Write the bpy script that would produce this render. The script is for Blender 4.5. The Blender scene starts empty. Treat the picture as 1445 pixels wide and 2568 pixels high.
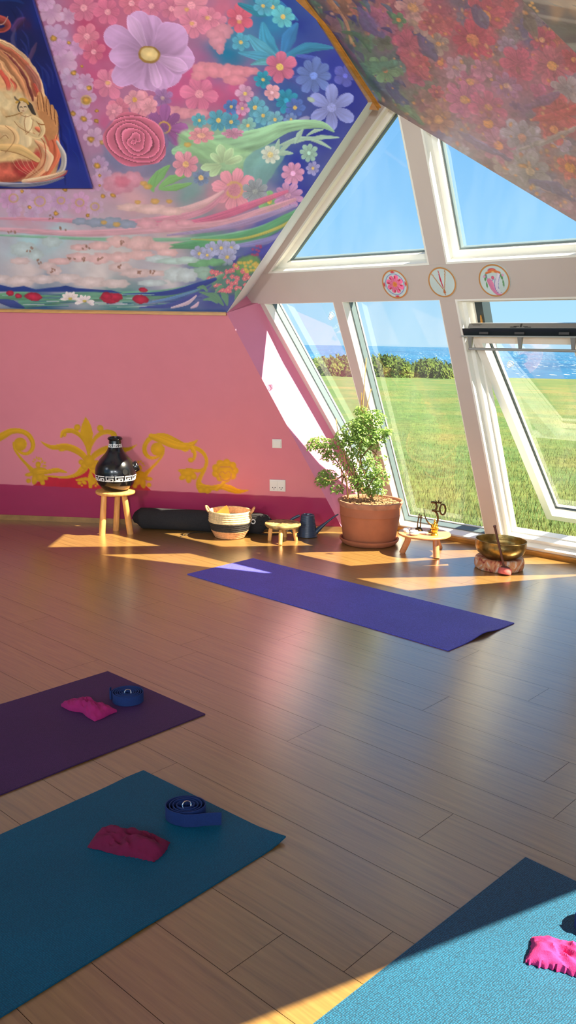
import bpy, bmesh, math, random
import numpy as np
from mathutils import Vector, Matrix, noise as mnoise
random.seed(7)
RS = np.random.RandomState(11)
COL = bpy.context.scene.collection
PI = math.pi

# ------------------------------------------------------------------ camera geometry (metres, z up, lens height 1.40)
CX, CY, FPX = 722.5, 1284.0, 2160.0
ROLL = math.atan(0.018)
PITCH = math.atan((CY - 863.0) * math.cos(ROLL) / FPX)
CAM = np.array([0.0, 0.0, 1.40])
FW = np.array([0, math.cos(PITCH), -math.sin(PITCH)])
U0 = np.array([0, math.sin(PITCH), math.cos(PITCH)])
R0 = np.array([1.0, 0, 0])
RT = math.cos(ROLL) * R0 + math.sin(ROLL) * U0
UP = -math.sin(ROLL) * R0 + math.cos(ROLL) * U0

def at(x, y, plane):
    p0, n = plane
    d = RT * (x - CX) - UP * (y - CY) + FW * FPX
    t = ((p0 - CAM) @ n) / (d @ n)
    return CAM + t * d
FLOORP = (np.zeros(3), np.array([0, 0, 1.0]))
def G(x, y, z=0.0):
    p = at(x, y, (np.array([0, 0, z]), FLOORP[1]))
    return Vector(p)
def scale_at(p):                      # photo pixels per metre at a place
    return FPX / float((np.array(p) - CAM) @ FW)

# window facet: leans 26 degrees inwards
az = math.radians(131)
WD = np.array([math.sin(az), math.cos(az), 0.0])
WOUT = np.array([-WD[1], WD[0], 0.0])
TL = math.radians(26)
WUP = np.array([-WOUT[0] * math.sin(TL), -WOUT[1] * math.sin(TL), math.cos(TL)])
WN = np.array([WOUT[0] * math.cos(TL), WOUT[1] * math.cos(TL), math.sin(TL)])   # outward normal
WO0 = np.array([1.5, 5.97, 0.0])
WI0 = np.array([0.43, 6.43, 0.0])
PWO = (WO0, WN); PWI = (WI0, WN)
def Wp(u, v, w=0.0):
    return Vector(WO0 + WD * u + WUP * v + WN * w)
LV = at(568, 785, PWI)
VI = at(923, 257, PWI)
VO = at(943, 254, PWO)
wd = np.array([math.cos(math.radians(5.2)), -math.sin(math.radians(5.2)), 0.0])
def unit(v): return v / np.linalg.norm(v)
W1N = unit(np.cross(wd, LV - WI0)); PW1 = (LV, W1N)
M1N = unit(np.cross(wd, VI - LV)); PM1 = (LV, M1N)          # points down and into the room
RO = at(1445, 555, PWO); RIDGE = at(762, 0, PM1)
M2N = unit(np.cross(RO - VO, RIDGE - VO)); PM2 = (VO, M2N)
SUN_L = Vector((0.830, -0.211, 1.0)).normalized()

# ------------------------------------------------------------------ naming helpers
def tag(o, label=None, cat=None, group=None, kind=None):
    if label: o['label'] = label
    if cat: o['category'] = cat
    if group: o['group'] = group
    if kind: o['kind'] = kind
    return o
def thing(name, label, cat, loc=(0, 0, 0), rot=(0, 0, 0), group=None):
    o = bpy.data.objects.new(name, None); COL.objects.link(o)
    o.location = loc; o.rotation_euler = rot; o.empty_display_size = 0.05
    return tag(o, label, cat, group)
def link_mesh(name, me, mat, parent=None, smooth=False):
    if mat: 
        for m in (mat if isinstance(mat, (list, tuple)) else [mat]): me.materials.append(m)
    if smooth: me.polygons.foreach_set('use_smooth', [True] * len(me.polygons))
    o = bpy.data.objects.new(name, me); COL.objects.link(o)
    if parent is not None: o.parent = parent
    return o
def obj(name, bm, mat, parent=None, smooth=False, bevel=0):
    bmesh.ops.recalc_face_normals(bm, faces=bm.faces[:])
    me = bpy.data.meshes.new(name); bm.to_mesh(me); bm.free()
    o = link_mesh(name, me, mat, parent, smooth)
    if bevel:
        b = o.modifiers.new('bevel', 'BEVEL'); b.width = bevel; b.segments = 2; b.limit_method = 'ANGLE'
    if smooth and bevel == 0:
        try:
            me.set_sharp_from_angle(angle=math.radians(40))
        except Exception: pass
    return o
def struct(name, bm, mat, **k):
    return tag(obj(name, bm, mat, **k), kind='structure')
def NB(): return bmesh.new()

# ------------------------------------------------------------------ mesh helpers
def hexa(bm, lo, hi):                 # two quads (lists of 4 points) joined into a solid
    v = [bm.verts.new(p) for p in list(lo) + list(hi)]
    n = len(lo)
    bm.faces.new(v[:n][::-1]); bm.faces.new(v[n:])
    for i in range(n):
        j = (i + 1) % n
        bm.faces.new((v[i], v[j], v[n + j], v[n + i]))
def box(bm, x0, x1, y0, y1, z0, z1, M=None):
    q = [(x0, y0), (x1, y0), (x1, y1), (x0, y1)]
    lo = [Vector((a, b, z0)) for a, b in q]; hi = [Vector((a, b, z1)) for a, b in q]
    if M: lo = [M @ p for p in lo]; hi = [M @ p for p in hi]
    hexa(bm, lo, hi)
def wprism(bm, poly, w0, w1):         # polygon on the window facet, given depth
    hexa(bm, [Wp(u, v, w0) for u, v in poly], [Wp(u, v, w1) for u, v in poly])
def inset(poly, t):
    n = len(poly); P = [Vector(p) for p in poly]
    area = sum(P[i].x * P[(i + 1) % n].y - P[(i + 1) % n].x * P[i].y for i in range(n))
    s = 1 if area > 0 else -1
    ts = t if isinstance(t, (list, tuple)) else [t] * n
    L = []
    for i in range(n):
        e = (P[(i + 1) % n] - P[i]).normalized(); nn = Vector((-e.y, e.x)) * s
        L.append((P[i] + nn * ts[i], e))
    out = []
    for i in range(n):
        (p, e), (q, f) = L[i - 1], L[i]
        cr = e.x * f.y - e.y * f.x
        k = ((q - p).x * f.y - (q - p).y * f.x) / cr
        out.append(tuple(p + e * k))
    return out
def wring(bm, outer, inner, w0, w1, W=Wp):
    n = len(outer)
    for i in range(n):
        j = (i + 1) % n
        q = [outer[i], outer[j], inner[j], inner[i]]
        hexa(bm, [W(u, v, w0) for u, v in q], [W(u, v, w1) for u, v in q])
def lathe(bm, prof, seg=32, M=None, cap0=False, cap1=False):
    rings = []
    for r, z in prof:
        rings.append([bm.verts.new((M @ Vector((r * math.cos(2 * PI * i / seg), r * math.sin(2 * PI * i / seg), z))) if M else
                     (r * math.cos(2 * PI * i / seg), r * math.sin(2 * PI * i / seg), z)) for i in range(seg)])
    for a, b in zip(rings, rings[1:]):
        for i in range(seg):
            j = (i + 1) % seg; bm.faces.new((a[i], a[j], b[j], b[i]))
    if cap0: bm.faces.new(rings[0][::-1])
    if cap1: bm.faces.new(rings[-1])
    return rings
def tube(bm, pts, rad, seg=10, caps=True, flat=None):
    pts = [Vector(p) for p in pts]; n = len(pts)
    rad = rad if isinstance(rad, (list, tuple)) else [rad] * n
    prev = None; rings = []
    for i, p in enumerate(pts):
        t = (pts[min(i + 1, n - 1)] - pts[max(i - 1, 0)]).normalized()
        if prev is None:
            a = Vector((0, 0, 1)) if abs(t.z) < 0.9 else Vector((1, 0, 0))
            x = t.cross(a).normalized()
        else:
            x = (prev - t * prev.dot(t)).normalized()
        prev = x; y = t.cross(x).normalized()
        f = flat or 1.0
        rings.append([bm.verts.new(p + x * rad[i] * math.cos(2 * PI * k / seg) + y * rad[i] * f * math.sin(2 * PI * k / seg)) for k in range(seg)])
    for a, b in zip(rings, rings[1:]):
        for i in range(seg):
            j = (i + 1) % seg; bm.faces.new((a[i], a[j], b[j], b[i]))
    if caps: bm.faces.new(rings[0][::-1]); bm.faces.new(rings[-1])
def catmull(P, k=8):
    P = [Vector(p) for p in P]; Q = [P[0]] + P + [P[-1]]; out = []
    for i in range(1, len(Q) - 2):
        a, b, c, d = Q[i - 1], Q[i], Q[i + 1], Q[i + 2]
        for s in range(k):
            t = s / k
            out.append(0.5 * ((2 * b) + (c - a) * t + (2 * a - 5 * b + 4 * c - d) * t * t + (3 * b - a - 3 * c + d) * t ** 3))
    out.append(P[-1]); return out

# ------------------------------------------------------------------ materials
def lin(c):
    return tuple(((x / 255.0) / 12.92 if x / 255.0 <= 0.04045 else ((x / 255.0 + 0.055) / 1.055) ** 2.4) for x in c)
def mat(name, col, rough=0.6, metal=0.0, var=0.0, scale=20, bump=0.0, bscale=200, spec=0.5, stretch=None, sheen=0.0, col2=None, coat=0.0, trans=0.0):
    m = bpy.data.materials.new(name); m.use_nodes = True
    nt = m.node_tree; N = nt.nodes; b = N['Principled BSDF']
    c = lin(col)
    b.inputs['Roughness'].default_value = rough; b.inputs['Metallic'].default_value = metal
    b.inputs['Specular IOR Level'].default_value = spec
    b.inputs['Sheen Weight'].default_value = sheen
    b.inputs['Coat Weight'].default_value = coat
    tc = N.new('ShaderNodeTexCoord'); mp = N.new('ShaderNodeMapping')
    nt.links.new(tc.outputs['Object'], mp.inputs['Vector'])
    if stretch: mp.inputs['Scale'].default_value = stretch
    nz = N.new('ShaderNodeTexNoise'); nz.inputs['Scale'].default_value = scale; nz.inputs['Detail'].default_value = 4
    nt.links.new(mp.outputs['Vector'], nz.inputs['Vector'])
    cr = N.new('ShaderNodeValToRGB')
    lo = lin(col2) if col2 else tuple(x * (1 - var) for x in c)
    hi = tuple(min(1, x * (1 + var)) for x in c) if not col2 else c
    cr.color_ramp.elements[0].position = 0.3; cr.color_ramp.elements[1].position = 0.7
    cr.color_ramp.elements[0].color = (*lo, 1); cr.color_ramp.elements[1].color = (*hi, 1)
    nt.links.new(nz.outputs['Fac'], cr.inputs['Fac']); nt.links.new(cr.outputs['Color'], b.inputs['Base Color'])
    if bump:
        n2 = N.new('ShaderNodeTexNoise'); n2.inputs['Scale'].default_value = bscale; n2.inputs['Detail'].default_value = 3
        nt.links.new(mp.outputs['Vector'], n2.inputs['Vector'])
        bp = N.new('ShaderNodeBump'); bp.inputs['Strength'].default_value = bump; bp.inputs['Distance'].default_value = 0.002
        nt.links.new(n2.outputs['Fac'], bp.inputs['Height']); nt.links.new(bp.outputs['Normal'], b.inputs['Normal'])
    return m
MT = {}
MT['white'] = mat('white_paint', (236, 235, 226), 0.35, var=0.02, scale=4)
MT['beam'] = mat('beam_paint', (196, 184, 176), 0.45, var=0.03, scale=3)
MT['gasket'] = mat('grey_gasket', (92, 108, 112), 0.5)
MT['dark_gasket'] = mat('dark_gasket', (30, 40, 44), 0.5)
MT['cladding'] = mat('dark_cladding', (52, 62, 66), 0.4, metal=0.3)
MT['reveal_pink'] = mat('pink_reveal_paint', (208, 126, 154), 0.5, var=0.03, scale=5, bump=0.1, bscale=60)
MT['reveal_white'] = mat('white_reveal_paint', (220, 234, 242), 0.5, var=0.02, scale=5)
MT['plaster'] = mat('plaster', (212, 206, 196), 0.7, var=0.03)
MT['trimwood'] = mat('varnished_trim_wood', (196, 138, 62), 0.4, var=0.2, scale=12, stretch=(1, 1, 8), bump=0.2, bscale=80)
MT['darkwood'] = mat('baseboard_wood', (150, 110, 60), 0.45, var=0.2, scale=15)
MT['stoolwood'] = mat('pale_turned_wood', (226, 168, 96), 0.5, col2=(196, 132, 66), scale=9, stretch=(6, 6, 1), bump=0.15)
MT['tablewood'] = mat('orange_beech_wood', (224, 150, 96), 0.4, col2=(202, 126, 76), scale=8, stretch=(1, 6, 6), bump=0.1)
MT['dapplewood'] = mat('sun_dappled_wood', (216, 180, 110), 0.55, col2=(96, 66, 36), scale=22, bump=0.3)  # light and dark blotches imitate sun dapples between leaf shadows
MT['black_glaze'] = mat('black_glaze', (14, 15, 17), 0.22, coat=0.3)
MT['white_glaze'] = mat('white_painted_band', (235, 232, 224), 0.5)
MT['black_felt'] = mat('black_felt', (34, 32, 33), 0.95, var=0.5, scale=320, bump=0.6, bscale=400)
MT['straw'] = mat('woven_straw', (222, 190, 136), 0.8, var=0.25, scale=60, bump=0.8, bscale=160)
MT['straw_black'] = mat('woven_black_straw', (44, 38, 34), 0.8, var=0.5, scale=60, bump=0.8, bscale=160)
MT['straw_tan'] = mat('woven_tan_straw', (204, 146, 96), 0.8, var=0.25, scale=60, bump=0.8, bscale=160)
MT['orange_cloth'] = mat('orange_cloth', (232, 128, 42), 0.85, var=0.1, bump=0.4, bscale=300)
MT['can'] = mat('slate_plastic', (52, 66, 84), 0.35, var=0.05)
MT['terracotta'] = mat('terracotta', (170, 100, 66), 0.75, var=0.14, scale=7, bump=0.25, bscale=90)
MT['terracotta_rim'] = mat('weathered_terracotta_rim', (176, 120, 92), 0.85, var=0.25, scale=16, bump=0.3)
MT['soil'] = mat('bark_chip_soil', (178, 140, 96), 0.9, col2=(80, 54, 34), scale=70, bump=1.0, bscale=90)
MT['leaf'] = mat('leaf_green', (108, 146, 52), 0.5, col2=(62, 100, 30), scale=14)
MT['stem'] = mat('brown_stem', (120, 92, 56), 0.8, var=0.25)
MT['cane'] = mat('bamboo_cane', (206, 160, 92), 0.6, var=0.15)
MT['brass'] = mat('aged_brass', (158, 132, 78), 0.3, metal=0.9, var=0.35, scale=30, bump=0.4, bscale=70)
MT['darkbrass'] = mat('dark_bronze', (92, 70, 40), 0.4, metal=0.8, var=0.3, scale=50)
MT['goldbrass'] = mat('polished_gold_brass', (226, 176, 62), 0.25, metal=0.9, var=0.15, scale=60)
MT['cushion'] = mat('brocade_ring_cushion', (206, 140, 100), 0.7, col2=(150, 66, 48), scale=9, bump=0.3)
MT['mallet'] = mat('dark_mallet_wood', (104, 62, 50), 0.5, var=0.2)
MT['suede'] = mat('rose_suede', (214, 106, 98), 0.9, var=0.12, scale=60)
MT['crystal'] = mat('clear_crystal', (226, 230, 232), 0.08, var=0.2, scale=40)
MT['shell'] = mat('pearly_shell', (222, 216, 206), 0.25, var=0.12, scale=30)
MT['plastic_white'] = mat('white_plastic', (226, 220, 208), 0.35)
MT['socket_dark'] = mat('socket_hole', (40, 34, 32), 0.6)
MT['strap'] = mat('blue_cotton_strap', (14, 46, 102), 0.85, var=0.12, scale=200, bump=0.6, bscale=600)
MT['steel'] = mat('steel_ring', (210, 210, 212), 0.2, metal=1.0)
MT['magenta'] = mat('magenta_cotton', (156, 20, 94), 0.9, var=0.12, scale=30, bump=0.5, bscale=300)
MT['cerise'] = mat('cerise_cotton', (112, 4, 54), 0.9, var=0.12, scale=30, bump=0.5, bscale=300)
MT['fuchsia'] = mat('fuchsia_cotton', (178, 38, 108), 0.9, var=0.08, scale=30, bump=0.4, bscale=300)
MT['grey_bar'] = mat('grey_bar', (150, 146, 140), 0.35, metal=0.4)
MT['dark_bar'] = mat('dark_bar', (44, 50, 54), 0.35, metal=0.3)
MT['print_dark'] = mat('printed_dark', (60, 56, 54), 0.5)
MT['cord'] = mat('black_cord', (26, 24, 24), 0.7)

def yoga_mat(name, col, scale=260, strength=0.7, spec=0.35, kind='weave', lo=0.72, hi=1.25):
    m = bpy.data.materials.new(name); m.use_nodes = True; nt = m.node_tree; N = nt.nodes; b = N['Principled BSDF']
    b.inputs['Roughness'].default_value = 0.62; b.inputs['Specular IOR Level'].default_value = spec
    tc = N.new('ShaderNodeTexCoord')
    nz = N.new('ShaderNodeTexNoise'); nz.inputs['Scale'].default_value = 3.0; nz.inputs['Detail'].default_value = 5
    nt.links.new(tc.outputs['UV'], nz.inputs['Vector'])
    cr = N.new('ShaderNodeValToRGB'); c = lin(col)
    cr.color_ramp.elements[0].position = 0.3; cr.color_ramp.elements[1].position = 0.75
    cr.color_ramp.elements[0].color = (*[x * 0.88 for x in c], 1); cr.color_ramp.elements[1].color = (*[min(1, x * 1.1) for x in c], 1)
    nt.links.new(nz.outputs['Fac'], cr.inputs['Fac'])
    vo = N.new('ShaderNodeTexVoronoi'); vo.inputs['Scale'].default_value = scale; vo.inputs['Randomness'].default_value = 0.35 if kind == 'weave' else 0.8
    nt.links.new(tc.outputs['UV'], vo.inputs['Vector'])
    mr = N.new('ShaderNodeMapRange'); mr.inputs['From Min'].default_value = 0.1; mr.inputs['From Max'].default_value = 0.6
    mr.inputs['To Min'].default_value = hi; mr.inputs['To Max'].default_value = lo
    nt.links.new(vo.outputs['Distance'], mr.inputs['Value'])
    mx = N.new('ShaderNodeVectorMath'); mx.operation = 'SCALE'
    nt.links.new(cr.outputs['Color'], mx.inputs[0]); nt.links.new(mr.outputs['Result'], mx.inputs['Scale'])
    nt.links.new(mx.outputs['Vector'], b.inputs['Base Color'])
    bp = N.new('ShaderNodeBump'); bp.inputs['Strength'].default_value = strength; bp.inputs['Distance'].default_value = 0.001; bp.invert = True
    nt.links.new(vo.outputs['Distance'], bp.inputs['Height']); nt.links.new(bp.outputs['Normal'], b.inputs['Normal'])
    return m

def glass_mat():
    m = bpy.data.materials.new('window_glass'); m.use_nodes = True; nt = m.node_tree; N = nt.nodes; N.clear()
    out = N.new('ShaderNodeOutputMaterial'); tr = N.new('ShaderNodeBsdfTransparent'); gl = N.new('ShaderNodeBsdfGlossy')
    gl.inputs['Roughness'].default_value = 0.01; tr.inputs['Color'].default_value = (0.97, 0.985, 0.98, 1)
    fr = N.new('ShaderNodeFresnel'); ge = N.new('ShaderNodeNewGeometry'); im = N.new('ShaderNodeMapRange')
    im.inputs['To Min'].default_value = 1.75; im.inputs['To Max'].default_value = 1 / 1.75       # same mirror strength from either side of the thin pane
    nt.links.new(ge.outputs['Backfacing'], im.inputs['Value']); nt.links.new(im.outputs[0], fr.inputs['IOR'])
    mx = N.new('ShaderNodeMixShader'); nt.links.new(fr.outputs[0], mx.inputs[0]); nt.links.new(tr.outputs[0], mx.inputs[1]); nt.links.new(gl.outputs[0], mx.inputs[2])
    # thin film of dust on the pane
    df = N.new('ShaderNodeBsdfDiffuse'); df.inputs['Color'].default_value = (0.9, 0.9, 0.88, 1)
    tl = N.new('ShaderNodeBsdfTranslucent'); tl.inputs['Color'].default_value = (0.9, 0.9, 0.88, 1)
    ad = N.new('ShaderNodeMixShader'); ad.inputs[0].default_value = 0.5
    nt.links.new(df.outputs[0], ad.inputs[1]); nt.links.new(tl.outputs[0], ad.inputs[2])
    tc = N.new('ShaderNodeTexCoord'); mp = N.new('ShaderNodeMapping'); mp.inputs['Scale'].default_value = (6, 1.2, 1.2); mp.inputs['Rotation'].default_value = (0.3, 0.5, 0.4)
    nz = N.new('ShaderNodeTexNoise'); nz.inputs['Scale'].default_value = 1.6; nz.inputs['Detail'].default_value = 5
    nt.links.new(tc.outputs['Object'], mp.inputs[0]); nt.links.new(mp.outputs[0], nz.inputs['Vector'])
    mr = N.new('ShaderNodeMapRange'); mr.inputs['From Min'].default_value = 0.42; mr.inputs['From Max'].default_value = 0.8
    mr.inputs['To Min'].default_value = 0.010; mr.inputs['To Max'].default_value = 0.05
    nt.links.new(nz.outputs['Fac'], mr.inputs['Value'])
    m2 = N.new('ShaderNodeMixShader'); nt.links.new(mr.outputs[0], m2.inputs[0]); nt.links.new(mx.outputs[0], m2.inputs[1]); nt.links.new(ad.outputs[0], m2.inputs[2])
    nt.links.new(m2.outputs[0], out.inputs[0])
    return m
MT['glass'] = glass_mat()

def painted_mat(name, rough=0.5, bump=0.15, gain=1.0, coat=0.0, gold=False, var=.07):
    m = bpy.data.materials.new(name); m.use_nodes = True; nt = m.node_tree; N = nt.nodes; b = N['Principled BSDF']
    at_ = N.new('ShaderNodeAttribute'); at_.attribute_name = 'paint'
    tc = N.new('ShaderNodeTexCoord'); nz = N.new('ShaderNodeTexNoise'); nz.inputs['Scale'].default_value = 9; nz.inputs['Detail'].default_value = 6
    nt.links.new(tc.outputs['Object'], nz.inputs['Vector'])
    mr = N.new('ShaderNodeMapRange'); mr.inputs['From Min'].default_value = 0.3; mr.inputs['From Max'].default_value = 0.7
    mr.inputs['To Min'].default_value = (1 - var) * gain; mr.inputs['To Max'].default_value = (1 + var) * gain
    nt.links.new(nz.outputs['Fac'], mr.inputs['Value'])
    mx = N.new('ShaderNodeVectorMath'); mx.operation = 'SCALE'
    nt.links.new(at_.outputs['Color'], mx.inputs[0]); nt.links.new(mr.outputs['Result'], mx.inputs['Scale'])
    nt.links.new(mx.outputs['Vector'], b.inputs['Base Color'])
    b.inputs['Roughness'].default_value = rough; b.inputs['Coat Weight'].default_value = coat
    if gold: nt.links.new(at_.outputs['Alpha'], b.inputs['Metallic'])
    n2 = N.new('ShaderNodeTexNoise'); n2.inputs['Scale'].default_value = 60; n2.inputs['Detail'].default_value = 4
    nt.links.new(tc.outputs['Object'], n2.inputs['Vector'])
    bp = N.new('ShaderNodeBump'); bp.inputs['Strength'].default_value = bump; bp.inputs['Distance'].default_value = 0.002
    nt.links.new(n2.outputs['Fac'], bp.inputs['Height']); nt.links.new(bp.outputs['Normal'], b.inputs['Normal'])
    return m
SUN_E, SKY_S, EXPO, FILL_E, SPOT = 22, 1.0, 0.3, 60, 500  # last two values: strength of the added fill lights
# ------------------------------------------------------------------ wall painter: colours every vertex of a fine wall mesh
def _hash(ix, iy, s):
    h = (ix * 374761393 + iy * 668265263 + s * 1442695041) & 0x7fffffff
    h = ((h ^ (h >> 13)) * 1274126177) & 0x7fffffff
    return ((h ^ (h >> 16)) & 0xffff) / 65535.0
def vn(x, y, s=0):
    ix = np.floor(x).astype(np.int64); iy = np.floor(y).astype(np.int64)
    fx = x - ix; fy = y - iy; fx = fx * fx * (3 - 2 * fx); fy = fy * fy * (3 - 2 * fy)
    a = _hash(ix, iy, s); b = _hash(ix + 1, iy, s); c = _hash(ix, iy + 1, s); d = _hash(ix + 1, iy + 1, s)
    return (a * (1 - fx) + b * fx) * (1 - fy) + (c * (1 - fx) + d * fx) * fy
def fbm(x, y, s=0, o=3):
    r = 0; a = 0.5
    for k in range(o):
        r = r + a * vn(x * 2 ** k, y * 2 ** k, s + k); a *= 0.5
    return r / (1 - 0.5 ** o)

class Canvas:
    def __init__(self, X, Y):
        self.X = X.astype(float); self.Y = Y.astype(float)
        self.C = np.zeros((len(X), 3)); self.M = np.zeros(len(X))
    def base(self, anchors, p=2.6, wob=26, seed=3):
        X = self.X + wob * (fbm(self.X / 60, self.Y / 40, seed) - 0.5) * 2; Y = self.Y + wob * (fbm(self.X / 60, self.Y / 40, seed + 9) - 0.5) * 2
        num = np.zeros_like(self.C); den = np.zeros(len(X))
        for ax, ay, c in anchors:
            w = 1.0 / (((X - ax) ** 2 + (Y - ay) ** 2) + 60.0) ** (p / 2)
            num += w[:, None] * np.array(c)[None]; den += w
        self.C = num / den[:, None]
    def sel(self, x0, y0, x1, y1):
        return np.nonzero((self.X > x0) & (self.X < x1) & (self.Y > y0) & (self.Y < y1))[0]
    def put(self, idx, a, col, metal=None):
        if np.ndim(col) == 1: col = np.array(col, float)[None]
        a = np.clip(a, 0, 1)[:, None]
        self.C[idx] = self.C[idx] * (1 - a) + col * a
        if metal is not None: self.M[idx] = self.M[idx] * (1 - a[:, 0]) + metal * a[:, 0]
    def ell(self, cx, cy, rx, ry, rot, col, alpha=1, soft=0.10, wob=0.12, shade=0.12, seed=1, metal=None, lobes=0):
        R = max(rx, ry) * 1.4 + 3; i = self.sel(cx - R, cy - R, cx + R, cy + R)
        if len(i) == 0: return
        c, s = math.cos(math.radians(rot)), math.sin(math.radians(rot))
        dx = self.X[i] - cx; dy = self.Y[i] - cy
        u = (dx * c + dy * s) / rx; v = (-dx * s + dy * c) / ry
        r = np.hypot(u, v); th = np.arctan2(v, u)
        lim = 1 + wob * 2 * (fbm(dx / (R * .35) + seed * 7.1, dy / (R * .35) + seed * 3.3, seed) - 0.5)
        if lobes: lim = lim * (0.86 + 0.16 * np.abs(np.cos(th * lobes / 2)))
        a = np.clip((lim - r) / max(soft, 1.6 / min(rx, ry)) + 0.5, 0, 1)
        k = (1 + shade * (0.45 - r) + shade * 0.8 * (fbm(dx / 9.0 + seed, dy / 9.0, seed) - 0.5))[:, None]
        self.put(i, a * alpha, np.array(col, float)[None] * k, metal)
    def stroke(self, pts, ws, col, alpha=1, soft=1.2, streak=0.08, seed=1, metal=None, rough=0.0, k=8):
        P = [(p.x, p.y) for p in catmull([(a, b, 0) for a, b in pts], k)]
        ws = ws if isinstance(ws, (list, tuple)) else [ws] * len(pts)
        W = np.interp(np.linspace(0, len(ws) - 1, len(P)), range(len(ws)), ws) / 2
        xs = [p[0] for p in P]; ys = [p[1] for p in P]; m = max(W) + 5
        i = self.sel(min(xs) - m, min(ys) - m, max(xs) + m, max(ys) + m)
        if len(i) == 0: return
        x = self.X[i]; y = self.Y[i]
        if rough:
            x = x + rough * 2 * (fbm(self.X[i] / 14, self.Y[i] / 14, seed) - .5); y = y + rough * 2 * (fbm(self.X[i] / 14, self.Y[i] / 14, seed + 5) - .5)
        best = np.full(len(i), -1e9); side = np.zeros(len(i)); along = np.zeros(len(i)); L = 0
        for (p, q, w0, w1) in zip(P[:-1], P[1:], W[:-1], W[1:]):
            dx, dy = q[0] - p[0], q[1] - p[1]; l2 = dx * dx + dy * dy + 1e-9; l = math.sqrt(l2)
            t = np.clip(((x - p[0]) * dx + (y - p[1]) * dy) / l2, 0, 1)
            d = np.hypot(x - p[0] - t * dx, y - p[1] - t * dy); w = w0 + (w1 - w0) * t
            s = w - d; u = s > best
            best = np.where(u, s, best); along = np.where(u, L + t * l, along)
            side = np.where(u, ((x - p[0]) * dy - (y - p[1]) * dx) / l / np.maximum(w, 1), side); L += l
        a = np.clip(best / soft + 0.5, 0, 1)
        kk = 1 + streak * 2 * (fbm(side * 3.0 + seed, along / 60.0, seed) - 0.5) + streak * 0.5 * side
        self.put(i, a * alpha, np.array(col, float)[None] * kk[:, None], metal)
    def poly(self, pts, col, alpha=1, soft=1.0, seed=1, var=0.06, metal=None, grad=None):
        xs = [p[0] for p in pts]; ys = [p[1] for p in pts]
        i = self.sel(min(xs) - 4, min(ys) - 4, max(xs) + 4, max(ys) + 4)
        if len(i) == 0: return
        x = self.X[i]; y = self.Y[i]; ins = np.zeros(len(i), bool); dm = np.full(len(i), 1e9)
        for (ax, ay), (bx, by) in zip(pts, pts[1:] + pts[:1]):
            c = ((ay > y) != (by > y)) & (x < (bx - ax) * (y - ay) / ((by - ay) + 1e-12) + ax); ins ^= c
            dx, dy = bx - ax, by - ay; t = np.clip(((x - ax) * dx + (y - ay) * dy) / (dx * dx + dy * dy + 1e-9), 0, 1)
            dm = np.minimum(dm, np.hypot(x - ax - t * dx, y - ay - t * dy))
        a = np.clip(np.where(ins, dm, -dm) / soft + 0.5, 0, 1)
        k = (1 + var * 2 * (fbm(x / 16.0, y / 16.0, seed) - 0.5))[:, None]
        self.put(i, a * alpha, np.array(col, float)[None] * k, metal)
    def flower(self, cx, cy, r, n, col, ctr=(214, 160, 60), rc=0.2, rot=0, asp=1.0, tilt=0, deep=0.62, shade=0.2, alpha=1, seed=1, ring=False, inner=None, sharp=0.6):
        R = r * 1.3 + 3; i = self.sel(cx - R, cy - R, cx + R, cy + R)
        if len(i) == 0: return
        c, s = math.cos(math.radians(tilt)), math.sin(math.radians(tilt))
        dx = self.X[i] - cx; dy = self.Y[i] - cy
        u = (dx * c + dy * s) / r; v = (-dx * s + dy * c) / (r * asp)
        q = np.hypot(u, v); th = np.arctan2(v, u) + math.radians(rot)
        ph = (th * n / (2 * PI)) % 1.0; pet = np.abs(ph - 0.5) * 2          # 0 middle of petal, 1 seam
        pid = np.floor(th * n / (2 * PI)).astype(int) % n
        rnd = np.array([_hash(np.int64(k * 31), np.int64(seed * 17 + int(cx)), 5) for k in range(n)])
        lim = (deep + (1 - deep) * (1 - pet ** 2) ** sharp) * (0.88 + 0.2 * rnd[pid]) * (1 + 0.10 * (fbm(dx / 7.0, dy / 7.0, seed) - .5))
        a = np.clip((lim - q) / (1.8 / r) + 0.5, 0, 1)
        seam = np.clip((pet - 0.82) / 0.18, 0, 1) * np.clip(q * 1.6, 0, 1)
        streak = fbm(th * n * 2.2 + seed, q * 1.5, seed)
        k = 1 + shade * (q - 0.55) - shade * 0.9 * seam + shade * 0.9 * (streak - 0.5) + shade * 0.4 * (rnd[pid] - 0.5)
        C = np.array(col, float)[None] * k[:, None]
        if inner is not None:
            w = np.clip(1 - q / 0.6, 0, 1)[:, None] * 0.7; C = C * (1 - w) + np.array(inner, float)[None] * w
        self.put(i, a * alpha, C)
        if rc:
            rr = q / rc + 0.25 * (fbm(dx / 3.0, dy / 3.0, seed + 4) - .5)
            if ring: self.put(i, np.clip(1 - np.abs(rr - 0.85) / 0.22, 0, 1) * alpha, ctr)
            else:
                kk = (0.85 + 0.35 * fbm(dx / 2.5, dy / 2.5, seed + 8))[:, None]
                self.put(i, np.clip((1 - rr) * rc * r / 1.5 + 0.5, 0, 1) * alpha, np.array(ctr, float)[None] * kk)
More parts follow.
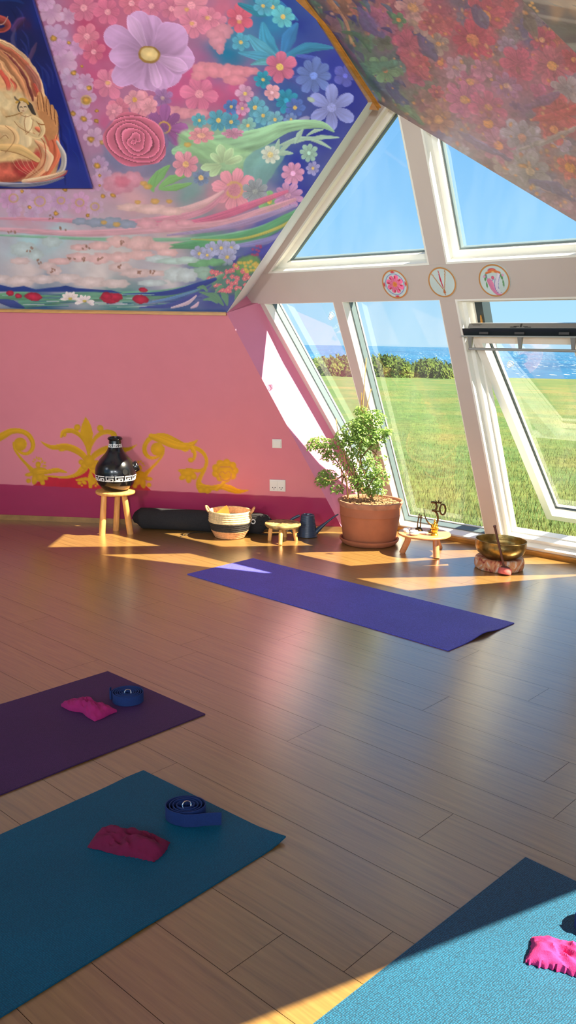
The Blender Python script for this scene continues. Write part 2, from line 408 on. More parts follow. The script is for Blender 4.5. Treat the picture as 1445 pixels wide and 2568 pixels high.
    def petals(self, cx, cy, P, col, seed=1, dark=0.72):
        for ang, ln, w in P:
            a = math.radians(ang); mx = cx + math.cos(a) * ln * 0.54; my = cy + math.sin(a) * ln * 0.54
            R = max(ln, w) * 0.8 + 4; i = self.sel(mx - R, my - R, mx + R, my + R)
            if len(i) == 0: continue
            dx = self.X[i] - cx; dy = self.Y[i] - cy
            u = (dx * math.cos(a) + dy * math.sin(a)) / ln; v = (-dx * math.sin(a) + dy * math.cos(a)) / (w / 2)
            hw = np.sqrt(np.clip(1 - ((u - 0.56) / 0.46) ** 2, 0, 1)) * (1 + 0.10 * np.sin(u * 9 + ang)) * np.clip(0.45 + u * 0.8, 0, 1.05)
            e = (hw - np.abs(v)) * w / 2; aa = np.clip(e / 1.5 + 0.5, 0, 1) * (hw > 0)
            st = fbm(v * 5 + ang, u * 1.4, seed)
            k = dark + (1.06 - dark) * np.clip(u * 1.25, 0, 1) + 0.14 * (st - 0.5) + 0.10 * np.clip(1 - e / 5, 0, 1) - 0.10 * np.clip(v, 0, 1)
            self.put(i, aa, np.array(col, float)[None] * k[:, None])
    def rose(self, cx, cy, r, col, asp=0.82, tilt=20, seed=1):
        R = r * 1.25; i = self.sel(cx - R, cy - R, cx + R, cy + R)
        if len(i) == 0: return
        c, s = math.cos(math.radians(tilt)), math.sin(math.radians(tilt)); dx = self.X[i] - cx; dy = self.Y[i] - cy
        u = (dx * c + dy * s) / r; v = (-dx * s + dy * c) / (r * asp); q = np.hypot(u, v); th = np.arctan2(v, u)
        lim = 1 + 0.03 * np.sin(th * 3 + 1) + 0.04 * np.sin(th * 5)
        a = np.clip((lim - q) * r / 2 + 0.5, 0, 1)
        w = q * 5.4 + th / (2 * PI) + 0.30 * np.sin(th * 2 + q * 6) + 0.14 * np.sin(th * 3 - q * 11) + .10 * fbm(dx / 12, dy / 12, seed)
        f = w % 1.0
        k = 0.80 + 0.30 * f ** 1.5 - 0.22 * (f < 0.16) + 0.05 * (fbm(dx / 8, dy / 8, seed) - .5)
        self.put(i, a, np.array(col, float)[None] * k[:, None] + np.array([10, 14, 16])[None] * (f > .8)[:, None])
    def cloud(self, pts, col, seed=1, alpha=0.95, shade=0.14):
        for n_, (x, y, rx, ry) in enumerate(pts): self.ell(x, y, rx, ry, 0, col, alpha, 0.18, 0.16, shade, seed + n_, lobes=7)
    def scatter(self, poly_fn, n, box_, fn):
        k = 0
        while k < n:
            x = RS.uniform(box_[0], box_[2]); y = RS.uniform(box_[1], box_[3])
            if poly_fn(x, y): fn(x, y, k); k += 1
    def bird(self): pass

def painted_sheet(name, rows, plane, painter, material, step=2.0, offset=0.0):
    """rows: breakpoints (y, x_left, x_right) of the sheet's outline; the sheet is a fine grid lying in the plane"""
    ys = []
    for (a, b) in zip(rows[:-1], rows[1:]):
        n = max(1, int(round((b[0] - a[0]) / step)))
        ys += [a[0] + (b[0] - a[0]) * k / n for k in range(n)]
    ys.append(rows[-1][0]); ys = np.array(ys)
    yk = [r[0] for r in rows]
    xl = np.interp(ys, yk, [r[1] for r in rows]); xr = np.interp(ys, yk, [r[2] for r in rows])
    nx = int(max(xr - xl) / step) + 1
    t = np.linspace(0, 1, nx)[None]
    X = xl[:, None] * (1 - t) + xr[:, None] * t; Y = np.repeat(ys[:, None], nx, 1)
    p0, n = plane; p0 = p0 + n * offset
    D = RT[None, None] * (X - CX)[..., None] - UP[None, None] * (Y - CY)[..., None] + FW[None, None] * FPX
    T = ((p0 - CAM) @ n) / (D @ n); Pt = CAM + T[..., None] * D
    cv = Canvas(X.ravel(), Y.ravel()); painter(cv)
    ny = len(ys); V = Pt.reshape(-1, 3)
    a = (np.arange(ny - 1)[:, None] * nx + np.arange(nx - 1)[None]).ravel()
    F = np.stack([a, a + nx, a + nx + 1, a + 1], 1)
    me = bpy.data.meshes.new(name)
    me.vertices.add(len(V)); me.vertices.foreach_set('co', V.ravel())
    me.loops.add(F.size); me.loops.foreach_set('vertex_index', F.ravel())
    me.polygons.add(len(F)); me.polygons.foreach_set('loop_start', np.arange(0, F.size, 4))
    me.polygons.foreach_set('loop_total', np.full(len(F), 4)) if hasattr(me.polygons[0], 'loop_total') and False else None
    me.update(calc_edges=True)
    c = np.clip(cv.C, 0, 255) / 255.0
    c = np.where(c <= 0.04045, c / 12.92, ((c + 0.055) / 1.055) ** 2.4)
    at_ = me.color_attributes.new('paint', 'FLOAT_COLOR', 'POINT')
    at_.data.foreach_set('color', np.concatenate([c, cv.M[:, None]], 1).astype(np.float32).ravel())
    return link_mesh(name, me, material)

# ---- the flowery mural over the left wall
def paint_mural_left(c):
    A = [(100,20,(168,105,140)),(160,100,(178,130,165)),(200,20,(175,90,120)),(290,30,(188,98,125)),(420,20,(190,105,135)),(500,60,(200,118,140)),(560,20,(200,105,130)),
     (630,20,(60,120,150)),(690,60,(40,125,165)),(560,140,(20,115,150)),(600,100,(60,130,160)),(700,10,(30,60,140)),(740,60,(28,50,135)),(760,150,(40,60,145)),(830,180,(40,55,150)),(880,250,(28,42,135)),(900,200,(30,44,135)),
     (800,330,(26,44,140)),(740,420,(26,50,150)),(740,470,(34,52,150)),(600,220,(205,92,135)),(540,240,(205,88,130)),(450,225,(200,85,130)),(250,130,(190,72,112)),(230,60,(185,70,105)),(220,200,(192,80,120)),(170,220,(172,122,158)),
     (500,190,(205,84,130)),(590,270,(200,70,120)),(420,280,(190,92,140)),(640,300,(70,135,165)),(700,240,(30,80,150)),(260,310,(195,92,132)),(240,330,(175,130,160)),(285,400,(140,125,155)),(430,400,(120,125,150)),(460,350,(145,190,140)),(560,340,(152,200,150)),
     (620,350,(155,205,150)),(680,410,(120,175,160)),(640,440,(150,160,150)),(700,390,(26,56,150)),(300,450,(210,150,165)),(100,500,(205,155,180)),(60,480,(200,150,178)),(60,560,(210,160,172)),(200,520,(208,160,178)),
     (330,500,(222,170,172)),(480,470,(130,165,158)),(560,500,(200,140,150)),(620,540,(190,140,160)),(700,500,(140,135,165)),(300,560,(200,165,175)),(430,545,(222,172,172)),(60,610,(176,216,214)),(200,640,(222,220,210)),
     (130,590,(176,216,212)),(300,600,(196,214,206)),(430,600,(222,192,186)),(520,600,(90,168,128)),(600,600,(80,110,165)),(690,560,(90,110,170)),(660,580,(60,80,160)),(60,690,(232,216,206)),(250,690,(232,222,212)),(420,690,(226,222,214)),
     (520,690,(120,140,180)),(560,660,(90,110,165)),(600,720,(62,84,150)),(640,650,(70,84,160)),(100,750,(60,105,140)),(300,750,(72,140,135)),(450,755,(60,95,150)),(540,740,(60,80,150)),(-60,600,(182,214,212)),(-60,300,(190,140,165)),(-250,150,(184,110,150)),(-250,450,(200,150,176)),(-250,620,(190,210,208)),(-250,760,(60,105,140)),(300,640,(226,212,202))]
    c.base(A)
    rn = RS
    # pale lilac daisies down the left side
    L = [(128,30,34),(120,88,26),(135,95,38),(160,155,34),(175,195,26),(115,5,22),(208,240,34),(180,275,30),(205,300,28),(235,345,26),(250,410,22),(150,120,24),(195,120,20),(215,205,22),(172,40,22),(235,460,24),(20,500,24),(60,495,26),
         (100,505,30),(150,505,26),(200,507,26),(240,520,24),(35,530,20),(80,535,22),(140,540,20),(285,470,26),(262,440,22)]
    for k, (x, y, r) in enumerate(L):
        c.flower(x, y, r, 6 + k % 3, (205 + rn.randint(-10, 8), 160 + rn.randint(-8, 10), 190), (196, 150, 60), 0, rot=k * 23, shade=0.13, alpha=0.75, seed=k, inner=(190, 140, 178))
    for x, y, r in [(134,96,8),(173,107,5),(205,166,4),(185,183,7),(223,221,7),(216,251,11),(243,278,5),(183,285,7),(210,298,8),(242,303,6),(228,349,9),(257,357,7),(244,415,9),(250,440,5),(250,465,4),(55,480,5),(163,475,6),(258,492,6),(284,490,7),(75,520,5),(140,535,6),(220,540,5)]:
        c.ell(x, y, r, r * .85, 20, (205, 148, 52), 0.9, 0.4, 0.4, 0.5, x)
    for x, y, r in [(34,497,11),(100,505,13),(200,508,10),(238,518,10),(153,503,9),(216,251,12)]:
        i = c.sel(x - 20, y - 20, x + 20, y + 20); q = np.hypot(c.X[i] - x, (c.Y[i] - y) * 1.1); c.put(i, np.clip(1 - np.abs(q - r) / 3.0, 0, 1) * .8, (206, 168, 80))
    # pinks
    for x, y, r, col in [(218,92,36,(218,120,140)),(210,20,40,(208,112,138)),(270,30,34,(206,104,132)),(330,8,34,(208,110,130)),(272,210,40,(212,120,145)),(235,130,30,(205,100,125)),(500,236,48,(222,120,150)),(600,45,36,(205,92,112)),(380,15,32,(205,115,140)),
                         (430,22,30,(200,112,135)),(480,14,46,(212,130,146)),(545,60,26,(200,120,140)),(485,60,42,(218,128,150)),(525,45,30,(214,125,145)),(360,262,34,(220,140,150)),(300,272,30,(214,120,140)),(285,280,22,(216,134,150))]:
        c.flower(x, y, r, 6, col, (230, 150, 160), 0.22, rot=x, shade=0.16, seed=int(x))
    c.cloud([(560,80,26,22),(545,100,22,24),(552,122,10,16),(535,85,18,14)], (214,140,152), 5)
    c.cloud([(510,172,28,18),(540,176,30,20),(575,182,34,22),(605,180,30,16),(630,178,22,10),(500,190,22,12),(590,200,30,14)], (226,140,150), 8)
    c.cloud([(430,280,30,16),(465,284,28,14),(500,284,26,12)], (226,150,158), 12)
    for x, y in [(468,24),(481,59),(600,55),(270,208),(520,45)]: c.ell(x, y, 6, 5, 0, (226, 170, 90), .7, .4, .3)
    # the big lilac cosmos
    c.petals(375, 137, [(-90,98,80),(100,88,84),(142,112,70),(45,98,86),(8,112,78),(-35,108,92),(-108,112,66),(-152,124,70),(178,100,60),(70,96,76)], (200, 152, 192), 4)
    c.petals(375, 137, [(-118,110,34),(75,84,30),(20,100,34)], (210, 164, 200), 6)
    c.ell(374, 137, 28, 22, 10, (176, 130, 60), 1, .08, .08, .3); c.ell(374, 136, 22, 17, 10, (232, 200, 130), 1, .12, .06, .2)
    # purple daisy and rose
    c.flower(408, 246, 26, 7, (160, 112, 158), (190, 150, 150), .2, seed=3)
    c.flower(412, 320, 56, 8, (150, 88, 140), (214, 168, 70), .3, rot=20, asp=1.0, ring=True, shade=.22, seed=9, deep=.5)
    c.ell(345, 370, 92, 76, 20, (120, 128, 160), .6, .12, .08, .1); c.rose(339, 352, 80, (228, 116, 140), seed=4)
    c.flower(338, 250, 28, 5, (226, 150, 160), (216, 160, 80), .22, seed=8); c.flower(375, 268, 22, 5, (224, 150, 158), None, 0, seed=18)
    # blues and teals, upper right
    for pts, w, col in [([(640,0),(680,20),(720,40)],[10,30,6],(30,120,150)),([(600,10),(650,30),(700,30)],[8,26,6],(40,130,150)),([(700,140),(670,105),(660,60)],[10,40,10],(60,150,180)),([(700,150),(655,120),(625,90)],[12,34,8],(80,160,180)),
                        ([(710,140),(725,95),(745,60)],[12,36,8],(50,120,170)),([(700,150),(650,140),(600,132)],[6,26,6],(70,150,175)),([(690,160),(660,155),(630,162)],[4,18,4],(90,165,170)),([(705,150),(770,120),(835,120)],[10,28,6],(50,130,160)),
                        ([(660,0),(700,12),(745,50)],[6,22,6],(40,110,160)),([(745,140),(790,150),(830,190)],[6,16,4],(70,90,170)),([(720,200),(760,205),(800,250)],[4,30,6],(70,86,160))]:
        c.stroke(pts, w, col, .95, seed=int(pts[0][0]), streak=.2)
    for x, y, r, col, n in [(702,168,44,(205,108,135),6),(684,18,26,(80,170,180),6),(710,42,30,(90,180,185),7),(660,15,24,(80,160,180),6),(604,106,24,(80,160,180),6),(660,200,22,(40,140,160),7),(718,252,32,(40,140,165),8),(787,190,48,(96,120,180),9),
                            (740,270,26,(78,110,178),7),(866,190,30,(84,90,170),5),(640,270,28,(90,160,175),7),(548,302,30,(84,160,175),7),(580,306,24,(80,150,170),6),(500,302,20,(90,165,172),6),(622,315,22,(130,185,170),6),(660,290,24,(96,165,178),7),
                            (615,235,24,(205,150,175),6),(682,232,22,(225,160,165),5),(580,268,20,(80,120,175),6),(608,272,18,(200,140,170),6),(690,300,22,(110,170,180),7),(730,300,18,(110,140,185),7),(735,435,32,(215,150,180),8),(785,422,18,(150,150,195),7),(775,384,24,(150,190,165),8)]:
        c.flower(x, y, r, n, col, (226, 190, 100) if n == 6 or n == 7 else tuple(min(255, int(v * 1.25)) for v in col), .2, rot=x * 1.7, shade=.2, seed=int(x))
    c.flower(832, 270, 62, 6, (138, 148, 205), (150, 158, 212), .18, rot=0, shade=.22, deep=.35, seed=5, sharp=.8); c.ell(760, 300, 18, 7, -20, (150,150,190)); c.ell(780, 250, 10, 6, 20, (170,190,170))
    # leafy green sweep
    c.stroke([(440,380),(540,370),(640,350),(720,318),(800,312),(838,330)], [20,60,52,30,20,3], (152,200,150), 1, seed=5, streak=.2)
    c.stroke([(470,350),(560,400),(640,400)], [50,80,30], (158,205,146), .85, 8, seed=7, streak=.2)
    c.stroke([(640,470),(650,420),(690,385)], [40,80,50], (122,175,165), .9, 4, seed=3)
    for a, b, w in [((690,400),(700,350),14),((690,395),(740,350),12),((700,365),(790,345),16),((740,360),(760,325),14),((760,352),(850,345),12),((775,350),(830,372),10),((770,340),(810,325),10),((690,390),(735,385),14)]:
        c.stroke([a, ((a[0]+b[0])/2, (a[1]+b[1])/2-4), b], [3, w, 3], (166, 200, 170), 1, seed=w)
    c.flower(678, 388, 24, 8, (205,215,190), (225,210,140), .3, seed=3)
    c.petals(560, 412, [(-100,50,24),(-60,46,22),(170,56,20),(140,44,20),(-20,50,22),(-140,40,20)], (185, 215, 160), 3, .8)
    for pts, w in [([(385,470),(400,440),(425,415)],[6,26,4]),([(400,470),(430,450),(470,440)],[6,22,4]),([(385,480),(380,460),(395,430)],[4,20,4]),([(400,475),(440,470),(480,460)],[4,18,4])]: c.stroke(pts, w, (130,185,110), 1, seed=9)
    # lower flowers
    c.flower(466, 412, 36, 7, (226,150,160), (232,180,120), .22, seed=6); c.flower(588, 476, 54, 8, (226,150,160), (222,180,110), .42, ring=True, rot=10, seed=2, shade=.18)
    c.flower(504, 446, 22, 6, (120,140,165), (226,190,120), .3, seed=5); c.flower(505, 340, 36, 8, (224,150,152), (230,170,140), .3, asp=.6, seed=6); c.flower(585,335,28,7,(200,140,160),None,0,asp=.5)
    c.flower(676, 506, 30, 6, (130,185,120), (214,190,90), .2, seed=6); c.flower(722, 490, 40, 9, (190,140,175), (200,150,170), .2, asp=.8, seed=7); c.flower(640,480,34,8,(150,160,160),(160,170,160),.2)
    c.cloud([(300,460,44,28),(330,450,28,22)], (222,150,165), 3); c.ell(305,456,20,14,0,(222,110,130),.6,.5,.3)
    # sweeping bands
    for pts, w, col in [([(0,548),(150,552),(300,560),(430,548),(520,520),(570,470)],[6,10,16,22,22,10],(222,150,165)),([(300,520),(420,530),(500,515),(560,480)],[4,14,20,6],(232,185,180)),([(350,560),(470,560),(560,540),(640,510),(720,480)],[8,16,20,18,8],(215,110,140)),
                        ([(0,575),(200,585),(400,575),(560,560),(660,530),(740,500)],[10,16,18,20,20,8],(222,165,172)),([(420,590),(540,575),(640,550),(740,515)],[4,12,16,8],(170,150,185)),([(0,590),(260,600),(480,600),(600,590),(680,565),(760,520)],[4,8,10,22,18,8],(130,190,150)),
                        ([(400,620),(520,610),(640,590),(720,550),(770,520)],[4,26,34,28,8],(90,165,112)),([(480,600),(600,600),(700,570),(760,530)],[2,6,8,4],(200,190,90)),([(560,620),(640,610),(710,590),(750,555)],[4,16,18,6],(140,140,190)),([(580,655),(660,640),(720,590)],[10,40,14],(64,74,160))]:
        c.stroke(pts, w, col, .9, 2.5, streak=.14, seed=int(w[1] * 7 + pts[0][1]), k=10)
    c.cloud([(330,520,38,10),(380,525,44,13),(430,530,32,11)], (238,198,186), 4)
    c.cloud([(200,555,20,9),(240,558,26,12),(280,558,30,14),(320,562,26,11)], (150,165,180), 6)
    c.cloud([(370,560,26,15),(420,565,30,14),(465,560,24,9)], (232,172,178), 9)
    for x, y, r in [(260,558,5),(292,563,6),(345,507,5),(388,505,7),(424,505,5),(360,460,6),(370,468,7),(470,363,6)]: c.ell(x, y, r * 1.6, r, 0, (222,170,80), .8, .4, .3)
    # pale clouds
    c.cloud([(60,625,34,20),(90,640,20,14),(130,606,26,14)], (196,215,208), 21)
    c.cloud([(200,620,24,9),(250,616,30,12),(300,606,34,16),(350,610,40,20),(400,618,34,11)], (236,192,184), 31)
    c.cloud([(150,655,30,9),(200,645,34,12),(250,648,30,15),(300,645,34,14),(350,640,40,12),(420,634,28,10)], (238,196,188), 36)
    c.cloud([(50,655,26,9),(120,668,24,11),(135,680,20,13),(300,670,30,12),(340,685,44,12),(390,685,30,8)], (230,205,196), 41)
    c.cloud([(0,700,34,12),(50,705,40,14),(110,700,40,12),(170,698,40,13),(230,708,44,14),(290,712,40,12)], (232,214,204), 46, .9)
    c.cloud([(440,690,30,20),(470,690,28,18),(400,650,38,10),(450,655,40,9),(380,710,40,9)], (205,222,216), 51)
    for x, y in [(72,625),(102,656),(135,678),(216,620),(180,646),(214,650),(252,648),(305,608),(30,585),(160,575),(130,545),(300,668),(350,684),(385,684)]:
        for q in range(4): c.ell(x + rn.uniform(-9, 9), y + rn.uniform(-5, 5), 3.2, 2.2, rn.uniform(0, 180), (150,110,90), .8, .4, .3)
    # right-hand florets
    for x, y, r in [(500,636,22),(530,625,20),(555,622,22),(580,622,20),(570,645,24),(520,640,18)]: c.flower(x, y, r, 6, (170,178,205), (226,200,110), .2, rot=x, seed=x)
    c.cloud([(500,660,30,11),(540,658,24,10)], (120,190,130), 3); c.cloud([(430,655,40,8),(470,652,30,9)], (190,220,205), 5); c.cloud([(508,678,22,10),(515,690,20,12)], (160,200,175), 7)
    c.ell(575, 700, 56, 40, -10, (88,140,120), .9, .3, .15, .2); c.ell(620, 665, 36, 24, -30, (110,170,100), .95, .3, .15, .2)
    for _ in range(46):
        a = rn.uniform(0, 6.28); q = math.sqrt(rn.uniform(0, 1)); x = 575 + 50 * q * math.cos(a); y = 700 + 36 * q * math.sin(a); c.flower(x, y, 6.5, 5, (222,120,130), (236,190,150), .25, seed=_, shade=.1)
    for _ in range(24):
        a = rn.uniform(0, 6.28); q = math.sqrt(rn.uniform(0, 1)); x = 620 + 30 * q * math.cos(a); y = 665 + 18 * q * math.sin(a); c.ell(x, y, 4.5, 4, 0, (214,190,90), .9, .3, .3)
    for _ in range(10): c.ell(640 + rn.uniform(-14, 14), 628 + rn.uniform(-14, 14), 4, 3, 0, (170,70,110), .8, .3, .3)
    # lake, hills, lilies
    c.stroke([(60,760),(200,745),(330,742),(430,735),(520,712),(560,690)], [30,26,24,22,22,8], (96,160,125), .9, 3, .25, 5)
    c.stroke([(0,745),(60,742),(120,748)], [18,22,6], (90,160,110), .9, 3, .2)
    c.poly([(-60,716),(0,714),(30,721),(60,717),(90,726),(120,722),(150,719),(165,716),(190,722),(240,726),(280,728),(310,736),(240,732),(120,732),(0,731),(-60,731)], (30,66,140), 1, 2)
    c.stroke([(310,738),(420,735),(500,715),(540,700)], [2,12,16,8], (44,72,150), 1, 2); c.stroke([(0,755),(30,762),(60,772)], [10,20,4], (50,70,140), .9)
    for k in range(46):
        x = rn.uniform(0, 430); y = rn.uniform(738, 770); c.stroke([(x, y), (x + rn.uniform(30, 90), y + rn.uniform(-1.5, 1.5))], [1.5, 2.5], [(150,200,190),(60,120,140),(220,225,220),(130,190,150),(50,70,140)][k % 5], .7, 1)
    c.stroke([(350,772),(430,765),(490,740),(530,715)], [3,12,12,4], (70,86,160), .9); c.stroke([(430,772),(470,760),(492,742)], [4,10,4], (215,195,205), 1); c.stroke([(480,772),(492,766),(498,758)], [5,9,4], (220,190,205), 1); c.stroke([(370,760),(440,745),(500,725)], [3,8,3], (100,150,200), .8)
    for a, b, w in [((560,765),(520,735),16),((560,765),(500,732),12),((570,765),(555,735),18),((545,760),(510,752),10),((590,760),(600,725),16),((520,730),(495,722),10),((540,735),(560,718),10)]: c.stroke([a, ((a[0]+b[0])/2+2,(a[1]+b[1])/2-6), b], [4, w, 3], (100,155,120), 1, seed=w)
    for x, y, rx, ry in [(26,735,10,7),(46,742,9,6),(84,744,22,10),(275,748,24,13),(290,744,18,10),(352,751,20,11),(359,727,11,6),(268,742,14,9)]: c.ell(x, y, rx, ry, 5, (196,44,72), 1, .12, .25, .3, x)
    c.petals(176, 750, [(-90,17,9),(-120,20,9),(-60,20,9),(-150,22,9),(-30,22,9),(180,24,8),(0,22,8)], (240,228,214), 3, .85); c.petals(214, 756, [(-90,15,8),(-130,20,9),(-50,18,9),(170,26,9),(-160,24,9),(0,22,8),(20,24,8)], (240,228,220), 3, .85)
    c.ell(176,749,5,3,0,(216,196,90)); c.ell(212,755,5,3,0,(216,196,90))
    c.C[:] = (c.C * .93 + np.array([190, 165, 180.])[None] * .07) * np.array([.98, 1.0, 1.06])[None]

# ---- denser mural on the sloping ceiling to the right
def paint_mural_right(c):
    A = [(800,20,(70,80,70)),(830,60,(110,80,90)),(860,20,(160,100,60)),(880,60,(90,110,70)),(900,120,(80,120,80)),(850,90,(110,90,120)),(920,200,(50,60,90)),(940,170,(60,110,90)),(890,170,(70,100,110)),(960,60,(160,90,110)),(1000,20,(180,100,100)),(1030,40,(190,150,130)),
     (1060,120,(160,90,90)),(1010,90,(170,90,100)),(1090,30,(170,80,90)),(1060,100,(80,80,110)),(1100,110,(160,140,120)),(1130,70,(180,90,90)),(1160,20,(110,100,110)),(1200,80,(180,80,90)),(1240,30,(185,90,95)),(1180,120,(170,60,75)),(1290,100,(130,125,125)),(1330,40,(120,120,110)),(1350,80,(90,90,130)),
     (1400,90,(185,100,90)),(1260,150,(140,120,110)),(1320,120,(175,80,105)),(1400,170,(175,70,80)),(1280,190,(185,85,110)),(1380,200,(170,90,110)),(1430,210,(150,135,145)),(1200,200,(175,115,135)),(1240,240,(170,110,130)),(1160,180,(160,130,130)),(1100,170,(165,110,115)),(1040,180,(170,80,100)),(990,150,(80,120,100)),
     (980,230,(50,70,90)),(1020,240,(90,120,90)),(1060,220,(110,110,100)),(1080,260,(160,110,110)),(1120,240,(170,120,120)),(1180,260,(180,115,130)),(1320,270,(130,100,125)),(1400,240,(160,150,140)),(1380,290,(185,80,85)),(1430,280,(185,90,85)),(1240,310,(165,105,120)),(1140,300,(150,120,120)),
     (1070,300,(140,125,100)),(1130,340,(120,110,130)),(1200,350,(160,130,135)),(1290,350,(155,150,150)),(1380,320,(175,110,105)),(1430,380,(150,145,140)),(1340,400,(150,150,145)),(1250,400,(150,125,130)),(1180,390,(130,125,125)),(1300,440,(145,140,135)),(1400,420,(165,110,100)),(1440,460,(150,130,120)),(1360,460,(120,115,130)),(1440,520,(150,110,120)),(1480,560,(140,120,120))]
    c.base(A, wob=34)
    rn = RS
    Af = np.array([(a[0], a[1]) for a in A], float); Ac = np.array([a[2] for a in A], float)
    def near(x, y): return Ac[np.argmin((Af[:, 0] - x) ** 2 + (Af[:, 1] - y) ** 2)]
    edge = lambda x: 258 + (x - 943) * 0.6
    for k in range(260):
        x = rn.uniform(765, 1500); y = rn.uniform(-30, 560); col = np.clip(near(x, y) * rn.uniform(.82, 1.2) + rn.randint(-12, 12, 3), 20, 235)
        r = rn.uniform(14, 34); c.flower(x, y, r, rn.randint(4, 8), col, (212, 150, 84), .16 if k % 3 == 0 else 0, rot=rn.uniform(0, 90), asp=rn.uniform(.6, .95), tilt=rn.uniform(20, 60), shade=.22, seed=k, alpha=.8, deep=.45)
    for k in range(60):
        x = rn.uniform(770, 1000); y = rn.uniform(-10, 260)
        a = rn.uniform(20, 70); l = rn.uniform(20, 46); col = [(70,120,80),(46,60,110),(96,140,90),(60,60,100),(80,110,120)][k % 5]
        ca, sa = math.cos(math.radians(a)), math.sin(math.radians(a)); c.stroke([(x, y), (x + l * ca * .5 + 4, y + l * sa * .5 - 3), (x + l * ca, y + l * sa)], [3, rn.uniform(8, 16), 2], col, .9, 1.2, .2, k)
    big = [(1035,20,46,6,(196,150,130),(214,160,90),.3),(1215,40,60,7,(190,84,92),(214,140,70),.3),(1185,100,62,8,(184,66,84),(216,130,80),.28),(1025,110,44,5,(186,88,100),None,0),(1085,60,44,5,(190,96,92),None,0),(1100,110,34,6,(160,140,118),(214,160,90),.2),
           (1060,160,24,6,(186,80,78),(224,140,80),.3),(1105,158,18,6,(180,96,96),(230,150,80),.45),(1300,160,52,6,(190,80,104),None,0),(1360,100,40,6,(184,76,96),(214,160,110),.2),(1385,165,62,7,(186,96,110),(226,160,80),.22),(1180,205,40,7,(184,104,132),(214,150,90),.26),
           (1165,250,54,8,(192,108,136),(206,150,90),.22),(1225,270,54,7,(190,92,120),(206,150,70),.2),(1225,310,46,7,(176,106,122),(226,150,70),.3),(1250,365,50,8,(166,112,132),(226,150,90),.26),(1310,345,58,8,(164,158,160),(206,150,120),.2),(1420,225,44,7,(160,150,146),None,0),
           (1400,280,60,6,(196,84,86),None,0),(1390,325,44,6,(190,92,90),(226,150,90),.26),(1430,420,36,7,(198,104,84),(226,150,60),.4),(1330,430,60,7,(150,146,140),(190,170,130),.2),(1395,490,50,6,(160,130,130),None,0),(1100,300,40,7,(160,120,96),(214,160,110),.3),
           (1210,175,30,7,(188,120,140),None,0),(1270,215,40,8,(160,110,140),(200,150,120),.2),(1440,150,40,6,(176,70,80),(214,140,80),.2),(1400,40,30,6,(90,90,130),None,0),(965,175,44,7,(110,160,100),(204,120,70),.2),(960,105,30,5,(90,110,70),None,0),(1000,50,22,5,(80,140,80),(224,140,60),.3),(1095,230,22,6,(190,90,100),(214,130,80),.2)]
    for k, (x, y, r, n, col, ct, rc) in enumerate(big):
        c.flower(x, y, r, n, col, ct or col, rc, rot=k * 31, asp=.8, tilt=35, shade=.3, seed=k + 50, deep=.5, alpha=.92)
    for pts, w, col in [([(1050,90),(1070,120),(1095,148)],[8,36,10],(84,84,118)),([(1190,20),(1210,50),(1220,70)],[20,36,8],(88,90,120)),([(1320,20),(1330,60),(1345,100)],[10,34,6],(112,110,90)),([(1000,130),(1040,160),(1080,200)],[10,46,10],(188,84,92)),
                        ([(900,20),(925,60),(960,90)],[10,40,10],(100,90,130)),([(880,160),(930,170),(990,160)],[6,34,20],(74,130,96)),([(985,250),(1010,265),(1060,310)],[6,26,6],(96,140,100)),([(1320,270),(1370,250),(1400,235)],[10,30,8],(130,92,126)),([(1330,300),(1400,290),(1445,270)],[6,26,16],(200,84,80)),
                        ([(1150,330),(1200,360),(1280,400)],[6,20,8],(116,106,134)),([(1330,455),(1390,470),(1440,500)],[10,30,10],(110,104,134)),([(1300,375),(1380,350),(1445,320)],[6,18,10],(170,166,150)),([(975,215),(1000,245),(1025,262)],[20,26,6],(56,66,110))]:
        c.stroke(pts, w, col, .85, 2, .25, int(pts[0][0]), rough=4)
    for k in range(210):
        x = rn.uniform(800, 1445); y = rn.uniform(0, 520); r = rn.uniform(1.8, 5); c.ell(x, y, r * 1.5, r, rn.uniform(0, 90), [(222,150,70),(226,170,110),(206,120,80),(40,44,80)][k % 4 if x < 1010 else k % 3], .7, .4, .4, .3, k)
    for pts, w, col in [([(770,0),(800,50),(850,120),(905,200)],[12,16,18,14],(56,62,66)),([(825,0),(850,30)],[14,10],(200,140,70)),([(835,5),(870,60),(880,110)],[4,8,4],(206,150,90)),([(860,80),(900,90),(930,130)],[6,14,6],(60,110,60)),([(850,100),(880,140),(915,190)],[6,18,8],(100,60,90))]:
        c.stroke(pts, w, col, .9, 1.5, .2, int(pts[0][1]) + 3)
    for k in range(900):        # loose dabs that break the shapes up
        x = rn.uniform(760, 1460); y = rn.uniform(-30, 560); i_ = c.sel(x - 3, y - 3, x + 3, y + 3)
        if len(i_) == 0: continue
        col = np.clip(c.C[i_[0]] * rn.uniform(.8, 1.25) + rn.randint(-10, 10, 3), 20, 235)
        c.ell(x, y, rn.uniform(4, 13), rn.uniform(2.5, 7), rn.uniform(10, 80), col, .55, .5, .3, .3, k)
    n_ = (.88 + .24 * fbm(c.X / 7, c.Y / 5, 77))[:, None]
    c.C[:] = (c.C * n_ * .80 + np.array([176, 140, 160.])[None] * .20) * np.array([.97, .99, 1.10])[None]  # even pale haze mixed into the paint colours

